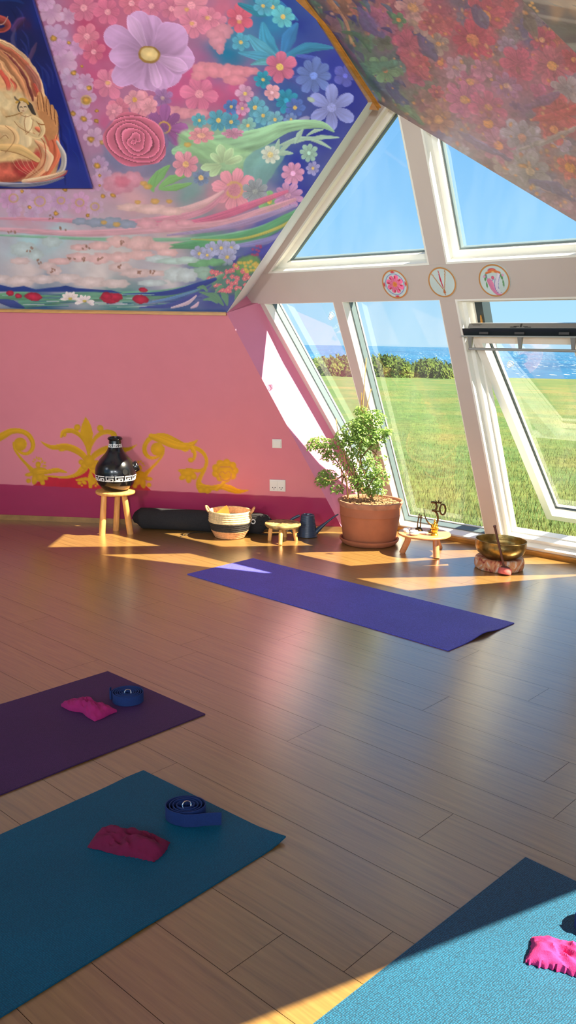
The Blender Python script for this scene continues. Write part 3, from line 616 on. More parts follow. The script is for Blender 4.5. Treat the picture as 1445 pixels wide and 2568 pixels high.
# ---- pink wall with its gold stencil
def paint_pink_wall(c):
    c.base([(0,900,(212,124,136)),(500,900,(210,122,134)),(200,1150,(216,128,140)),(600,1150,(212,122,130)),(0,800,(210,122,134))], wob=10)
    def red(x): return 1214 + 0.043 * x
    i = np.nonzero(c.Y > 1200)[0]; y = c.Y[i] - red(c.X[i]); k = (1 + .05 * (fbm(c.X[i] / 50, c.Y[i] / 20, 3) - .5))[:, None]
    c.put(i, np.clip(y / 1.2 + .5, 0, 1), np.array([160, 46, 84.])[None] * k)
    def c7(p): return (p[0] / 3.01, 960 + p[1] / 3.01)
    def c8(p): return (400 + p[0] / 2.89, 1080 + p[1] / 2.89)
    gold = (216, 160, 30); AX = 670.0
    S = lambda pts, ws, f=c7, s=3.01: c.stroke([f(p) for p in pts], [w / s for w in ws], gold, 1, 1.0, .10, int(abs(pts[0][0])), metal=.2)
    E = lambda x, y, rx, ry, rot=0, f=c7, s=3.01, col=gold: c.ell(*f((x, y)), rx / s, ry / s, rot, col, 1, .04, .04, .08, metal=.2)
    RED = [(250,775),(300,735),(355,700),(450,722),(545,715),(620,690),(655,655),(680,622),(705,650),(745,690),(820,716),(900,724),(1000,705),(1060,740),(1140,812),(700,800)]
    c.poly([c7(p) for p in RED], (186, 30, 52))
    for mir in (False, True):
        m = (lambda x: 2 * AX - x) if mir else (lambda x: x)
        SS = lambda pts, ws: S([(m(x), y + (0 if not mir else (x0off))) for (x, y), x0off in zip(pts, [(2 * (AX - p[0])) * 0.035 for p in pts])], ws)
        EE = lambda x, y, rx, ry, rot=0: E(m(x), y + (2 * (AX - x) * 0.035 if mir else 0), rx, ry, -rot if mir else rot)
        # scroll
        SS([(-60,440),(20,400),(90,365),(160,366),(215,395),(247,450),(243,500),(210,532),(165,530),(128,500),(112,460)], [60,56,44,36,36,34,32,26,22,18,16])
        EE(152, 464, 50, 50); SS([(190,440),(196,470),(180,500)], [10,12,8])
        SS([(100,450),(110,500),(150,560),(205,620),(250,670)], [10,16,18,22,44])
        for x, y, a, b, r in [(288,618,20,24,0),(262,580,9,6,30),(277,566,6,9,0),(294,572,7,11,10),(311,574,5,8,0),(318,596,7,13,30),(338,604,9,7,-20),(335,628,15,7,0),(252,594,7,5,0)]: EE(x, y, a, b, r)
        for x, y, a, b, r in [(222,692,34,15,-8),(262,725,22,44,10),(305,712,34,40,-30),(215,740,18,17,0),(322,755,18,18,0),(300,668,60,30,0),(340,715,26,16,30)]: EE(x, y, a, b, r)
        SS([(300,680),(360,672),(430,660),(505,676)], [40,34,36,6])
        SS([(330,700),(400,708),(500,712),(570,696),(625,655),(664,600)], [6,14,18,30,56,60])
        EE(612, 598, 20, 20); EE(640, 625, 30, 28)
        # crown leaves
        SS([(462,408),(480,372),(530,360),(580,378),(625,420),(655,480),(668,540)], [16,34,36,34,28,22,20]); EE(490, 392, 12, 18, 20)
        EE(583, 338, 24, 26, 30)
        SS([(308,442),(350,470),(400,488),(460,484),(520,488),(580,512),(630,550),(662,600)], [3,22,34,48,52,50,44,36]); EE(470,508,26,10,-10)
        # small fleur below
        SS([(682,735),(650,725),(610,730),(575,735)], [10,26,22,10]); EE(600,756,16,14); EE(635,752,22,14,30); EE(618,775,8,8)
    c.poly([c7(p) for p in [(645,256),(668,285),(690,330),(704,385),(694,440),(676,500),(668,560),(650,470),(615,410),(606,370),(618,315)]], gold, metal=.2)
    c.poly([c7(p) for p in [(683,645),(698,690),(708,720),(694,795),(672,795),(662,725),(670,690)]], gold, metal=.2); E(672, 590, 40, 45)
    # right-hand part
    S8 = lambda pts, ws: S(pts, ws, c8, 2.89); E8 = lambda x, y, a, b, r=0: E(x, y, a, b, r, c8, 2.89)
    S8([(-60,40),(0,62),(70,90),(130,108),(190,112),(240,95),(276,68)], [40,50,56,54,50,34,5])
    S8([(205,118),(270,130),(320,165),(342,220),(330,270),(305,320),(285,370),(300,410),(350,425)], [34,30,26,24,26,30,36,60,60])
    S8([(235,125),(256,165),(250,205)], [30,26,20]); E8(228, 212, 22, 18); S8([(330,262),(300,288),(260,290),(200,285)], [6,24,26,30]); E8(165,290,30,13); E8(172,335,32,20,-30); E8(212,345,22,36); E8(245,328,22,30,-30); E8(200,305,50,26); E8(238,150,10,10)
    S8([(290,400),(380,415),(450,405),(510,420),(570,440),(645,432)], [30,36,40,50,36,6]); E8(300,430,22,22); E8(345,430,20,24,20)
    S8([(415,425),(450,395),(480,360)], [30,24,30])
    for a in range(0, 360, 40): E8(475 + 62 * math.cos(math.radians(a)), 290 + 50 * math.sin(math.radians(a)), 36, 30, a)
    E8(475, 290, 60, 55)
    for pts in ([(430,320),(455,295),(478,310),(502,295),(525,320)], [(425,285),(440,265),(478,262),(515,265),(530,285)], [(440,330),(460,355),(478,362),(500,355),(520,330)], [(438,322),(440,345),(470,365)], [(520,322),(518,345),(488,365)]):
        c.stroke([c8(p) for p in pts], [1.2] * len(pts), (190, 112, 96), .9, .8, 0)

# ---- canvas with the cupped-hands picture
def paint_canvas(c):
    c.base([(20,20,(12,30,86)),(80,60,(18,36,110)),(60,110,(20,34,90)),(130,250,(18,36,120)),(180,350,(20,44,140)),(200,440,(34,56,150)),(90,30,(16,40,120)),(60,60,(50,30,80)),(160,440,(40,60,150)),(-60,100,(16,30,90)),(-100,400,(16,30,90))], wob=30)
    for k in range(40):
        x = RS.uniform(0, 220); y = RS.uniform(0, 460); c.stroke([(x, y), (x + 14, y + 20), (x + 18, y + 50)], [2, 6, 2], [(34, 62, 150), (10, 20, 70), (50, 60, 140)][k % 3], .45, 3, .3, k)
    c.stroke([(0,45),(14,50),(22,62),(10,72),(-10,74)], [22,20,14,12,10], (140,62,62), 1, 2, .3); c.stroke([(-8,60),(10,56),(21,38)], [3,3,2], (170,130,126)); c.stroke([(36,70),(50,52),(62,44)], [16,22,8], (84,50,96), .7, 5, .4)
    c.stroke([(38,118),(33,92),(40,70)], [12,10,3], (90,84,130), .6, 4); c.stroke([(75,145),(85,122),(93,104)], [10,12,3], (92,64,104), .75, 3)
    # glowing mantle of hair and robe
    c.poly([(-40,80),(0,93),(35,118),(70,150),(95,182),(108,225),(128,262),(146,300),(150,350),(150,400),(142,432),(100,450),(-40,458)], (214,160,118), 1, 4, 2, .2)
    for k, (pts, w, col) in enumerate([([(0,97),(40,122),(75,158),(98,200),(112,240)],[8,12,14,14,8],(226,180,140)),([(0,108),(45,140),(78,182),(92,235)],[10,16,18,10],(170,92,74)),([(0,122),(38,155),(66,200),(84,248)],[8,10,10,5],(110,52,56)),([(0,130),(30,165),(56,205),(72,250)],[16,20,20,10],(206,140,102)),
        ([(0,160),(20,190),(36,220)],[14,18,10],(222,160,120)),([(2,175),(18,200),(22,222)],[10,14,8],(206,84,74)),([(34,232),(40,215),(30,195)],[6,8,4],(196,80,70)),([(70,165),(92,196),(100,228)],[12,20,12],(168,104,96)),([(86,210),(96,232),(98,250)],[8,10,6],(190,80,70))]): c.stroke(pts, w, col, .9, 2.5, .3, k, rough=3)
    c.ell(16, 268, 62, 48, 0, (232,208,164), .92, .3, .12, .2); c.ell(60, 330, 62, 60, 30, (230,202,156), .92, .3, .12, .2); c.ell(20, 385, 70, 46, 0, (232,196,142), .92, .3, .12, .2)
    for k in range(26): c.ell(RS.uniform(-10, 100), RS.uniform(230, 400), RS.uniform(8, 22), RS.uniform(5, 12), RS.uniform(0, 180), [(240,214,170), (222,180,130), (214,170,120), (236,190,150)][k % 4], .35, .6, .3)
    # lotus petals and folds at the bottom
    c.ell(16, 428, 56, 26, 0, (206,96,84), .9, .3, .2, .4); c.ell(62, 420, 30, 22, 10, (196,64,70), .8, .4, .2, .4); c.ell(90, 398, 12, 26, 14, (198,66,66), .8, .4, .2)
    c.stroke([(92,318),(128,340),(136,385),(110,440)], [8,30,36,16], (228,120,90), .95, 2, .3); c.stroke([(90,350),(112,372),(108,415),(70,445)], [6,24,28,14], (232,168,128), .95, 2, .3); c.stroke([(112,372),(126,392),(118,420)], [6,20,14], (240,196,160), .9, 2, .2)
    for pts in ([(84,330),(112,356),(110,410),(66,446)], [(104,326),(134,352),(138,392),(116,436)], [(96,360),(104,390),(84,430)]): c.stroke(pts, [1.5, 2.4, 2.4, 1.5], (176,78,56), .8, 1.2)
    for k in range(5): c.stroke([(30 + k * 12, 396), (44 + k * 11, 418), (72 + k * 8, 436)], [1.4, 1.6, 1.2], (232,190,150), .6, 1)
    c.stroke([(144,352),(160,385),(158,418),(140,436)], [6,14,14,6], (198,190,184), .95, 2, .25); c.stroke([(60,452),(110,446),(145,436),(166,426)], [10,16,12,4], (226,186,156), .95, 2, .3); c.stroke([(66,456),(120,450),(160,436),(170,424)], [3,4,4,2], (206,84,74), .8, 1.5)
    c.stroke([(-10,458),(50,461),(112,456),(160,442)], [10,12,10,4], (150,150,166), .9, 2.5, .4)
    # open hand behind the figure: four fingers and the heel of the palm
    c.poly([(92,268),(100,262),(126,272),(142,286),(147,320),(138,345),(122,350),(106,318)], (204,142,96), 1, 2, 3, .1)
    for pts, w in (([(101,270),(98,248),(99,231)], [11,10,8]), ([(111,272),(114,250),(116,241)], [11,9,7]), ([(112,270),(107,246),(103,232)], [9,8,6]), ([(124,282),(121,262),(119,248)], [11,10,8]), ([(136,292),(134,274),(131,263)], [11,9,8]), ([(143,310),(143,290),(139,274)], [9,8,6])): c.stroke(pts, w, (208,148,100), 1, 1.2, .12)
    for pts in ([(105,230),(109,250),(112,276)], [(118,246),(117,262),(120,284)], [(128,260),(128,276),(131,296)], [(96,236),(95,254),(98,272)], [(138,272),(138,290),(141,310)], [(146,290),(149,318),(142,346)]): c.stroke(pts, [1.4, 2, 1.6], (104,54,40), .9, 1)
    # seated figure, plain
    c.stroke([(66,300),(62,325),(64,350)], [34,40,34], (234,208,166), 1, 3, .12); c.stroke([(84,292),(102,304),(108,326),(96,340),(70,330),(46,306)], [12,15,13,12,11,7], (228,198,152), 1, 1.2, .1)
    c.stroke([(-8,318),(26,326),(38,346),(20,378),(-8,392)], [18,24,24,20,14], (228,190,142), 1, 1.6, .12); c.stroke([(0,366),(50,372),(96,398)], [16,26,12], (228,188,130), 1, 1.6, .12)
    c.stroke([(64,252),(76,262),(84,278),(90,284)], [9,12,9,3], (66,60,58), 1, 1); c.stroke([(50,254),(47,266),(50,276)], [5,6,3], (66,60,58), 1, 1)
    c.ell(59, 266, 11.5, 13.5, 6, (230,200,164), 1, .08, .03, .05); c.stroke([(42,254),(54,246),(66,250),(72,258)], [5,8,8,4], (198,152,66), 1, 1); c.stroke([(38,240),(42,246),(50,250)], [4,5,3], (110,96,84), .9)
    c.stroke([(51,266),(54,265),(57,266)], [1.6,2.4,1.4], (40,34,34)); c.stroke([(61,265),(64,264),(67,265)], [1.6,2.4,1.4], (40,34,34)); c.stroke([(59,267),(59,271)], [.9,1.1], (170,120,90), .8); c.stroke([(57,275),(61,275)], [1.4,1.4], (140,70,60), .9)
    c.stroke([(16,290),(36,286),(56,279)], [2.4,2.6,2.2], (150,112,64), 1); c.stroke([(96,306),(104,309),(112,309)], [2.4,2.4,2.4], (150,92,50))
    for pts in ([(66,286),(62,304),(66,330)], [(84,296),(80,318),(66,334)], [(92,300),(104,322),(98,338)], [(14,312),(34,330),(36,352),(14,380)], [(0,346),(14,336),(22,344)], [(4,374),(46,382),(92,404)], [(36,300),(50,316),(74,330)], [(52,284),(66,290),(78,286)]): c.stroke(pts, [1.2, 1.5, 1.5, 1.2][:len(pts)], (146,92,58), .85, .9)
    c.stroke([(-20,0),(30,-5),(60,5)],[4,10,4],(20,50,120),.8,3)
    i = np.nonzero(c.X > (85 + (232 - 85) * c.Y / 470.0) - 2.5)[0]; c.put(i, np.full(len(i), .6), (70, 70, 170))

def paint_canvas_right(c):
    c.base([(1340,10,(60,60,60)),(1400,20,(150,120,90)),(1430,40,(40,46,60)),(1445,100,(36,44,64)),(1400,70,(50,60,80)),(1360,30,(60,60,84)),(1445,10,(160,130,100))], wob=14)
    for k in range(50):
        x = RS.uniform(1330, 1500); y = RS.uniform(-20, 140); c.stroke([(x, y), (x + 20, y + 6)], [2, 3], (74, 84, 100) if k % 2 else (30, 34, 50), .5, 1.5)
    for x, y in [(1335,6),(1345,12),(1352,20),(1340,0)]: c.ell(x, y, 5, 4, 30, (200,150,70))
# ------------------------------------------------------------------ room shell
def plane_poly(plane, pts):
    """flat polygon: pts in x,y (z solved on the plane)"""
    p0, n = plane
    return [Vector((x, y, p0[2] - (n[0] * (x - p0[0]) + n[1] * (y - p0[1])) / n[2])) for x, y in pts]
def clip(bm, plane, keep_positive=True, off=0.0):
    p0, n = plane; n = Vector(n)
    bmesh.ops.bisect_plane(bm, geom=bm.verts[:] + bm.edges[:] + bm.faces[:], plane_co=Vector(p0) + n * off, plane_no=n,
                           clear_inner=keep_positive, clear_outer=not keep_positive, dist=1e-6)
def face(bm, pts): bm.faces.new([bm.verts.new(p) for p in pts])
XL, XR, YB, ZC = -4.2, 3.05, -2.6, 3.30
PC = lambda ax, v: (np.array([v if ax == 0 else 0, v if ax == 1 else 0, v if ax == 2 else 0.0]), np.eye(3)[ax])

# floor of long bamboo boards, each with its own tone and joint
def build_floor():
    A0 = math.radians(132.5); U = Vector((math.sin(A0), math.cos(A0))); Nn = Vector((math.cos(A0), -math.sin(A0)))
    ROW, LEN = 0.19, 1.84
    known = {-2.320: -1.937, -2.130: -1.243, -2.890: -1.741, -2.700: -1.136, -3.270: -1.488, -3.460: -1.935, -3.080: -2.697, -1.370: -1.246, -1.750: -2.093}
    bm = NB(); uvl = bm.loops.layers.uv.new('UVMap'); cl = bm.loops.layers.float_color.new('tone')
    r0 = -2.320
    for k in range(-34, 26):
        n0 = r0 + ROW * k; key = min(known, key=lambda q: abs(q - n0)); j = known[key] if abs(key - n0) < 0.01 else random.uniform(-1, 1)
        u = j - LEN * 8
        while u < 9:
            tone = random.random(); g = 0.0007
            q = [(u + g, n0 + g), (u + LEN - g, n0 + g), (u + LEN - g, n0 + ROW - g), (u + g, n0 + ROW - g)]
            P = [U * a + Nn * b for a, b in q]
            if any(XL - 1 < p.x < XR + 1 and YB - 1 < p.y < 8 for p in P):
                f = bm.faces.new([bm.verts.new((p.x, p.y, 0)) for p in P])
                off = random.uniform(0, 50)
                for l, (a, b) in zip(f.loops, q):
                    l[uvl].uv = (a + off, b); l[cl] = (tone, random.random(), 0, 1)
            u += LEN
    for pl, kp in ((PC(0, XL), True), (PC(0, XR + .05), False), (PC(1, YB), True)): clip(bm, pl, kp)
    clip(bm, (WI0, W1N), True, -0.10) if W1N[1] < 0 else clip(bm, (WI0, W1N), False, 0.10)
    clip(bm, (WO0, WOUT), False, 0.10)
    me = bpy.data.meshes.new('floor'); bm.to_mesh(me); bm.free()
    m = bpy.data.materials.new('bamboo_boards'); m.use_nodes = True; nt = m.node_tree; N = nt.nodes; b = N['Principled BSDF']
    uv = N.new('ShaderNodeTexCoord'); mp = N.new('ShaderNodeMapping'); mp.inputs['Scale'].default_value = (3.2, 62, 1); nt.links.new(uv.outputs['UV'], mp.inputs[0])
    nz = N.new('ShaderNodeTexNoise'); nz.inputs['Scale'].default_value = 1.0; nz.inputs['Detail'].default_value = 7; nz.inputs['Roughness'].default_value = .62; nz.inputs['Distortion'].default_value = 0.4
    nt.links.new(mp.outputs[0], nz.inputs['Vector'])
    cr = N.new('ShaderNodeValToRGB'); e = cr.color_ramp.elements
    e[0].position = .26; e[0].color = (*lin((116, 86, 43)), 1); e[1].position = .74; e[1].color = (*lin((156, 120, 64)), 1)
    x = e.new(.5); x.color = (*lin((140, 106, 54)), 1)
    nt.links.new(nz.outputs['Fac'], cr.inputs['Fac'])
    at_ = N.new('ShaderNodeAttribute'); at_.attribute_name = 'tone'
    mr = N.new('ShaderNodeMapRange'); mr.inputs['To Min'].default_value = .90; mr.inputs['To Max'].default_value = 1.08; nt.links.new(at_.outputs['Fac'], mr.inputs['Value'])
    sc = N.new('ShaderNodeVectorMath'); sc.operation = 'SCALE'; nt.links.new(cr.outputs['Color'], sc.inputs[0]); nt.links.new(mr.outputs[0], sc.inputs['Scale'])
    nt.links.new(sc.outputs['Vector'], b.inputs['Base Color'])
    b.inputs['Roughness'].default_value = 0.30; b.inputs['Specular IOR Level'].default_value = 0.7; b.inputs['Coat Weight'].default_value = 1.0; b.inputs['Coat Roughness'].default_value = .25; b.inputs['Coat IOR'].default_value = 1.65
    r2 = N.new('ShaderNodeMapRange'); r2.inputs['To Min'].default_value = .24; r2.inputs['To Max'].default_value = .38; nt.links.new(nz.outputs['Fac'], r2.inputs['Value']); nt.links.new(r2.outputs[0], b.inputs['Roughness'])
    bp = N.new('ShaderNodeBump'); bp.inputs['Strength'].default_value = .12; bp.inputs['Distance'].default_value = .001; nt.links.new(nz.outputs['Fac'], bp.inputs['Height']); nt.links.new(bp.outputs[0], b.inputs['Normal'])
    tag(link_mesh('floor', me, m), kind='structure')
    # dark sub-floor that shows in the seams
    bm = NB(); face(bm, [(XL, YB, -.004), (XR + .05, YB, -.004), (XR + .05, 8, -.004), (XL, 8, -.004)])
    clip(bm, (WI0, W1N), True, -0.10) if W1N[1] < 0 else clip(bm, (WI0, W1N), False, 0.10)
    clip(bm, (WO0, WOUT), False, 0.10)
    r = bmesh.ops.extrude_face_region(bm, geom=bm.faces[:]); bmesh.ops.translate(bm, verts=[v for v in r['geom'] if isinstance(v, bmesh.types.BMVert)], vec=(0, 0, -.12))
    struct('floor', bm, mat('dark_seam', (60, 38, 24), .8))
build_floor()

# painted sheets
MT['mural'] = painted_mat('mural_paint', .55, .12, 1.12)
MT['mural2'] = painted_mat('ceiling_mural_paint', .5, .12, 1.2)
MT['pinkwall'] = painted_mat('pink_wall_paint', .32, .04, 1.0, gold=True, var=.015)
MT['canvas'] = painted_mat('canvas_paint', .4, .15, 1.0, coat=.2)
ridge = lambda y, a=762, b=923: a + (b - a) * y / 257.0
o = painted_sheet('ceiling', [(-150, -320, ridge(-150)), (257, -320, 923), (785, -320, 568)], PM1, paint_mural_left, MT['mural'], 2.1)
tag(o, kind='structure')
o = painted_sheet('ceiling', [(-150, 655.2, 1700), (254, 943, 1700), (708, 1699, 1700)], PM2, paint_mural_right, MT['mural2'])
tag(o, kind='structure')
o = painted_sheet('wall_left', [(776, -320, 563), (785, -320, 568), (1339, -320, 866)], PW1, paint_pink_wall, MT['pinkwall'])
tag(o, kind='structure')

# backing boards behind the painted skins, and the rest of the room around the camera
def shell(name, plane, xy, clips, m, off=0.0):
    bm = NB(); p0, n = plane
    face(bm, [p + Vector(n) * off for p in plane_poly(plane, xy)])
    for pl, kp in clips: clip(bm, pl, kp)
    return struct(name, bm, m)
MT['mural_plain'] = mat('mural_backdrop_paint', (176, 120, 150), .6, col2=(110, 120, 160), scale=1.3)
MT['pink_plain'] = mat('pink_plain_paint', (206, 112, 128), .4, var=.03)
TRI = lambda o, w: (o, w)
up1 = lambda: None
# left slope: from the timber ledge up to the flat ceiling
bm = NB(); W_ = Vector(wd); SL = Vector(unit(np.cross(M1N, wd))); SL = SL if SL.z > 0 else -SL
o_ = Vector(LV) - Vector(M1N) * .012
face(bm, [o_ - W_ * 4.5, o_, Vector(VI) - Vector(M1N) * .012, Vector(RIDGE) - Vector(M1N) * .012, Vector(RIDGE) - Vector(M1N) * .012 + (Vector(RIDGE) - Vector(VI)) * 3, o_ - W_ * 4.5 + SL * 5])
clip(bm, PC(2, ZC), False); clip(bm, PC(0, XL), True); struct('ceiling', bm, MT['mural_plain'])
# pink wall backing
bm = NB(); D1 = Vector(unit(LV - WI0)); o_ = Vector(WI0) - Vector(W1N) * .012 * (1 if W1N[1] < 0 else -1)
dn = Vector((W_.x, W_.y, 0)).normalized()
tl = (Vector(LV) - Vector(W1N) * .012)
face(bm, [o_, o_ - dn * 5, tl - dn * 4.2, tl]); clip(bm, PC(0, XL), True); struct('wall_left', bm, MT['pink_plain'])
# right slope with its roof-window opening
SA, TA = Vector((.719, .695)), Vector((.695, -.719)); E0 = Vector((1.5059, 1.168))
s0, s1, t0, t1 = -1.6, 1.75, 0.0, 3.0  # opening reaches far past the floor sun patch to add bounce light
def m2quad(a, b, c, d):
    bm = NB(); pts = [E0 + SA * s + TA * t for s, t in ((a, c), (b, c), (b, d), (a, d))]
    face(bm, [p - Vector(M2N) * .012 for p in plane_poly(PM2, [tuple(p) for p in pts])])
    for pl, kp in ((PC(0, XR), False), (PC(2, ZC), False), (PC(1, YB), True)): clip(bm, pl, kp)
    clip(bm, (WO0, WN), False, 0.0); clip(bm, (LV, M1N), True, -.0)
    return bm
bmA = NB()
for q in ((-7, s0, -7, 7), (s1, 7, -7, 7), (s0, s1, -7, t0), (s0, s1, t1, 7)):
    b_ = m2quad(*q); me_ = bpy.data.meshes.new('t'); b_.to_mesh(me_); b_.free(); bmA.from_mesh(me_); bpy.data.meshes.remove(me_)
struct('ceiling', bmA, MT['mural_plain'])
bm = NB()                                                 # frame of that roof window
fr = [E0 + SA * s + TA * t for s, t in ((s0, t0), (s1, t0), (s1, t1), (s0, t1))]
lo = plane_poly(PM2, [tuple(p) for p in fr]); c_ = sum(lo, Vector()) / 4
out_ = [p + (p - c_).normalized() * .06 for p in lo]
for i in range(4):
    j = (i + 1) % 4; q = [lo[i], lo[j], out_[j], out_[i]]
    hexa(bm, [p - Vector(M2N) * .014 for p in q], [p - Vector(M2N) * .09 for p in q])
struct('window_6', bm, MT['white'])
bm = NB(); face(bm, [(XL, YB, ZC), (XR, YB, ZC), (XR, 4.6, ZC), (XL, 4.6, ZC)]); clip(bm, (LV, M1N), True); clip(bm, (VO, M2N), True, -.02); struct('ceiling', bm, MT['plaster'])
# unseen walls; back and far left get mullioned openings added for fill daylight
def holed(name, P, du, dv, w, h, holes, m, thick=.12):
    """wall slab on origin P with axes du,dv and rectangular holes (u0,u1,v0,v1)"""
    us = sorted({0, w, *[a for q in holes for a in q[:2]]}); vs = sorted({0, h, *[a for q in holes for a in q[2:]]})
    bm = NB(); nn = du.cross(dv).normalized() * thick
    for a, b in zip(us, us[1:]):
        for c, d in zip(vs, vs[1:]):
            if any(q[0] <= a and b <= q[1] and q[2] <= c and d <= q[3] for q in holes): continue
            lo = [P + du * x + dv * y for x, y in ((a, c), (b, c), (b, d), (a, d))]
            hexa(bm, lo, [p + nn for p in lo])
    return struct(name, bm, m)
X, Y, Z = Vector((1, 0, 0)), Vector((0, 1, 0)), Vector((0, 0, 1))
holed('wall_right', Vector((XR, YB, 0)), Y, Z, 7.75, 1.35, [], MT['plaster'])
holed('wall_back', Vector((XR, YB, 0)), -X, Z, XR - XL, ZC, [(.1, 2.4, .05, 3.1), (2.5, 4.7, .05, 3.1), (4.8, 7.1, .05, 3.1)], MT['plaster'])
holed('wall_far_left', Vector((XL, YB, 0)), Y, Z, 9.3, ZC, [(.2, 2.3, .15, 3.1), (2.4, 4.4, .15, 3.1), (4.5, 6.6, .15, 2.9)], MT['plaster'], -.12)

# ------------------------------------------------------------------ window facet
UA0, UA1 = -0.105, 0.010           # upper mullion
Lz = lambda v: -1.542 + (1.885 - v) * 0.314       # slanting left edge of the lower left pane
O1 = [(-1.416, 2.092), (UA0, 2.092), (UA0, 3.06), (-0.185, 3.003)]
rl = lambda u: 3.036 - 0.7146 * (u + 0.234) + 0.10
O2 = [(UA1, 2.092), (0.945, 2.092), (0.945, rl(.945)), (UA1, rl(UA1))]
O3 = [(Lz(.05), .05), (-0.905, .05), (-0.905, 1.873), (Lz(1.873), 1.873)]
O4 = [(-0.825, .05), (-0.080, .05), (-0.080, 1.873), (-0.833, 1.873)]
O5 = [(0.030, .05), (0.800, .05), (0.800, 1.873), (0.025, 1.873)]
O6 = [(0.950, .05), (1.03, .05), (1.48, 1.873), (0.950, 1.873)]
DEP = .15
def member(name, poly, m=MT['beam'], w0=0.0, w1=DEP):
    bm = NB(); wprism(bm, poly, w0, w1); return struct(name, bm, m)
# cross beam, posts and raking members
member('trim_1', [(-1.694, 1.931), (-1.672, 1.873), (1.60, 1.873), (1.33, 2.092), (-1.479, 2.092)], w0=-0.004)
member('trim_2', [(UA0, 2.092), (UA1, 2.092), (UA1, 2.95), (UA0, 3.02)])
member('trim_3', [(-0.905, .04), (-0.825, .04), (-0.833, 1.873), (-0.905, 1.873)])
member('trim_4', [(-0.080, .04), (0.030, .04), (0.025, 1.873), (-0.080, 1.873)])
member('trim_5', [(0.800, .04), (0.950, .04), (0.950, 1.873), (0.800, 1.873)])
member('trim_6', [(0.945, 2.092), (1.33, 2.092), (1.25, rl(1.25)), (0.945, rl(.945))])
member('trim_7', [(-1.479, 2.092), (-1.416, 2.092), (-0.185, 3.003), (-0.105, 3.06), (-0.234, 3.045)])
member('trim_8', [(-0.995, .0), (Lz(.05), .05), (Lz(1.873), 1.873), (-1.605, 1.873)], w0=.012)
member('trim_9', [(1.03, .0), (1.48, 1.873), (1.60, 1.873), (2.40, 1.55), (2.40, 0)])
member('trim_10', [(-0.97, 0), (1.05, 0), (1.05, .05), (-0.96, .05)], MT['white'], w0=.004)
bm = NB(); wprism(bm, [(-0.93, 0.0), (2.1, 0.0), (2.1, .038), (-0.93, .038)], -.016, .002); struct('baseboard_right', bm, MT['trimwood'])
# reveals
LVv, VIv, WIv = Vector(LV), Vector(VI), Vector(WI0)
bm = NB(); face(bm, [VIv, LVv, Wp(-1.690, 1.929, .008), Wp(-0.230, 3.030, .008)]); bmesh.ops.triangulate(bm, faces=bm.faces[:]); struct('trim_11', bm, MT['reveal_white'])
bm = NB(); face(bm, [LVv, WIv, Wp(-0.985, 0.0, .03), Wp(-1.592, 1.873, .03)]); bmesh.ops.triangulate(bm, faces=bm.faces[:])
face(bm, [LVv, Wp(-1.592, 1.873, .03), Wp(-1.66, 1.876, .03), Wp(-1.690, 1.935, .03)]); bmesh.ops.triangulate(bm, faces=bm.faces[:])
struct('wall_corner', bm, MT['reveal_pink'])
bm = NB(); hexa(bm, [WIv, Wp(-0.995, 0), Wp(-0.93, 0), WIv + Vector((.05, -.03, 0))], [p + Vector((0, 0, .036)) for p in (WIv, Wp(-0.995, 0), Wp(-0.93, 0), WIv + Vector((.05, -.03, 0)))]); struct('baseboard_corner', bm, MT['trimwood'])
bm = NB(); n_ = Vector((-W1N[0], -W1N[1], 0)).normalized() * (-1 if W1N[1] < 0 else 1)
b0 = Vector(WI0); b1 = b0 - dn * 4.6
hexa(bm, [b0, b1, b1 + n_ * .014, b0 + n_ * .014], [p + Z * .040 for p in (b0, b1, b1 + n_ * .014, b0 + n_ * .014)]); struct('baseboard_left', bm, MT['darkwood'])

def fixed_window(name, poly, steps, W=Wp):
    """steps: list of (inset from, inset to, w0, w1, material)"""
    root = None
    for k, (a, b, w0, w1, m, nm) in enumerate(steps):
        bm = NB(); wring(bm, inset(poly, a) if a else poly, inset(poly, b), w0, w1, W)
        if root is None: root = tag(obj(name, bm, m), kind='structure')
        else: obj(nm, bm, m, root)
    bm = NB(); q = inset(poly, steps[-1][0] + .002); w = (steps[-1][2] + steps[-1][3]) / 2
    face(bm, [W(u, v, w) for u, v in q]); obj('glass_pane', bm, MT['glass'], root)
    return root
slim = [(0, .005, .0, .065, MT['white'], 'frame'), (.0, .014, .065, .118, MT['gasket'], 'gasket'), (.004, .020, .118, .128, MT['white'], 'glazing_bead')]
velux = [(0, .012, .0, .07, MT['white'], 'frame'), (.0, .045, .07, .125, MT['white'], 'sash_frame'), (.043, .056, .105, .135, MT['gasket'], 'gasket')]
fixed_window('window_1', O1, velux); fixed_window('window_2', O2, velux); 
fixed_window('window_3', O3, slim); fixed_window('window_4', O4, slim); fixed_window('window_7', O6, slim)
# window 5: outer frame plus the pushed-out sash with its control bar
bm = NB(); wring(bm, O5, inset(O5, .014), 0, .05)
w5 = tag(obj('window_5', bm, MT['white']), kind='structure')
bm = NB(); wring(bm, O5, inset(O5, .042), .05, .10); obj('outer_frame', bm, MT['white'], w5)
bm = NB(); wring(bm, O5, inset(O5, [.05, .055, .055, .055]), .10, .15); obj('outer_rebate', bm, MT['white'], w5)
bm = NB(); wprism(bm, [(.075, 1.42), (.13, 1.42), (.13, 1.85), (.075, 1.85)], .12, .21); obj('cladding', bm, MT['cladding'], w5)
bm = NB(); wprism(bm, [(.10, 1.60), (.118, 1.60), (.112, 1.72)], .105, .12); obj('hinge', bm, MT['trimwood'], w5)
SAo = Vector((1.0915, 5.386, 1.487)); SBo = Vector((1.9568, 6.3817, .137)); DN = (SBo - SAo).normalized(); WDv = Vector(WD); SN = WDv.cross(DN).normalized()
if SN.dot(Vector(WOUT)) < 0: SN = -SN
def Sp(a, b, c=0): return SAo + WDv * a + DN * b + SN * c
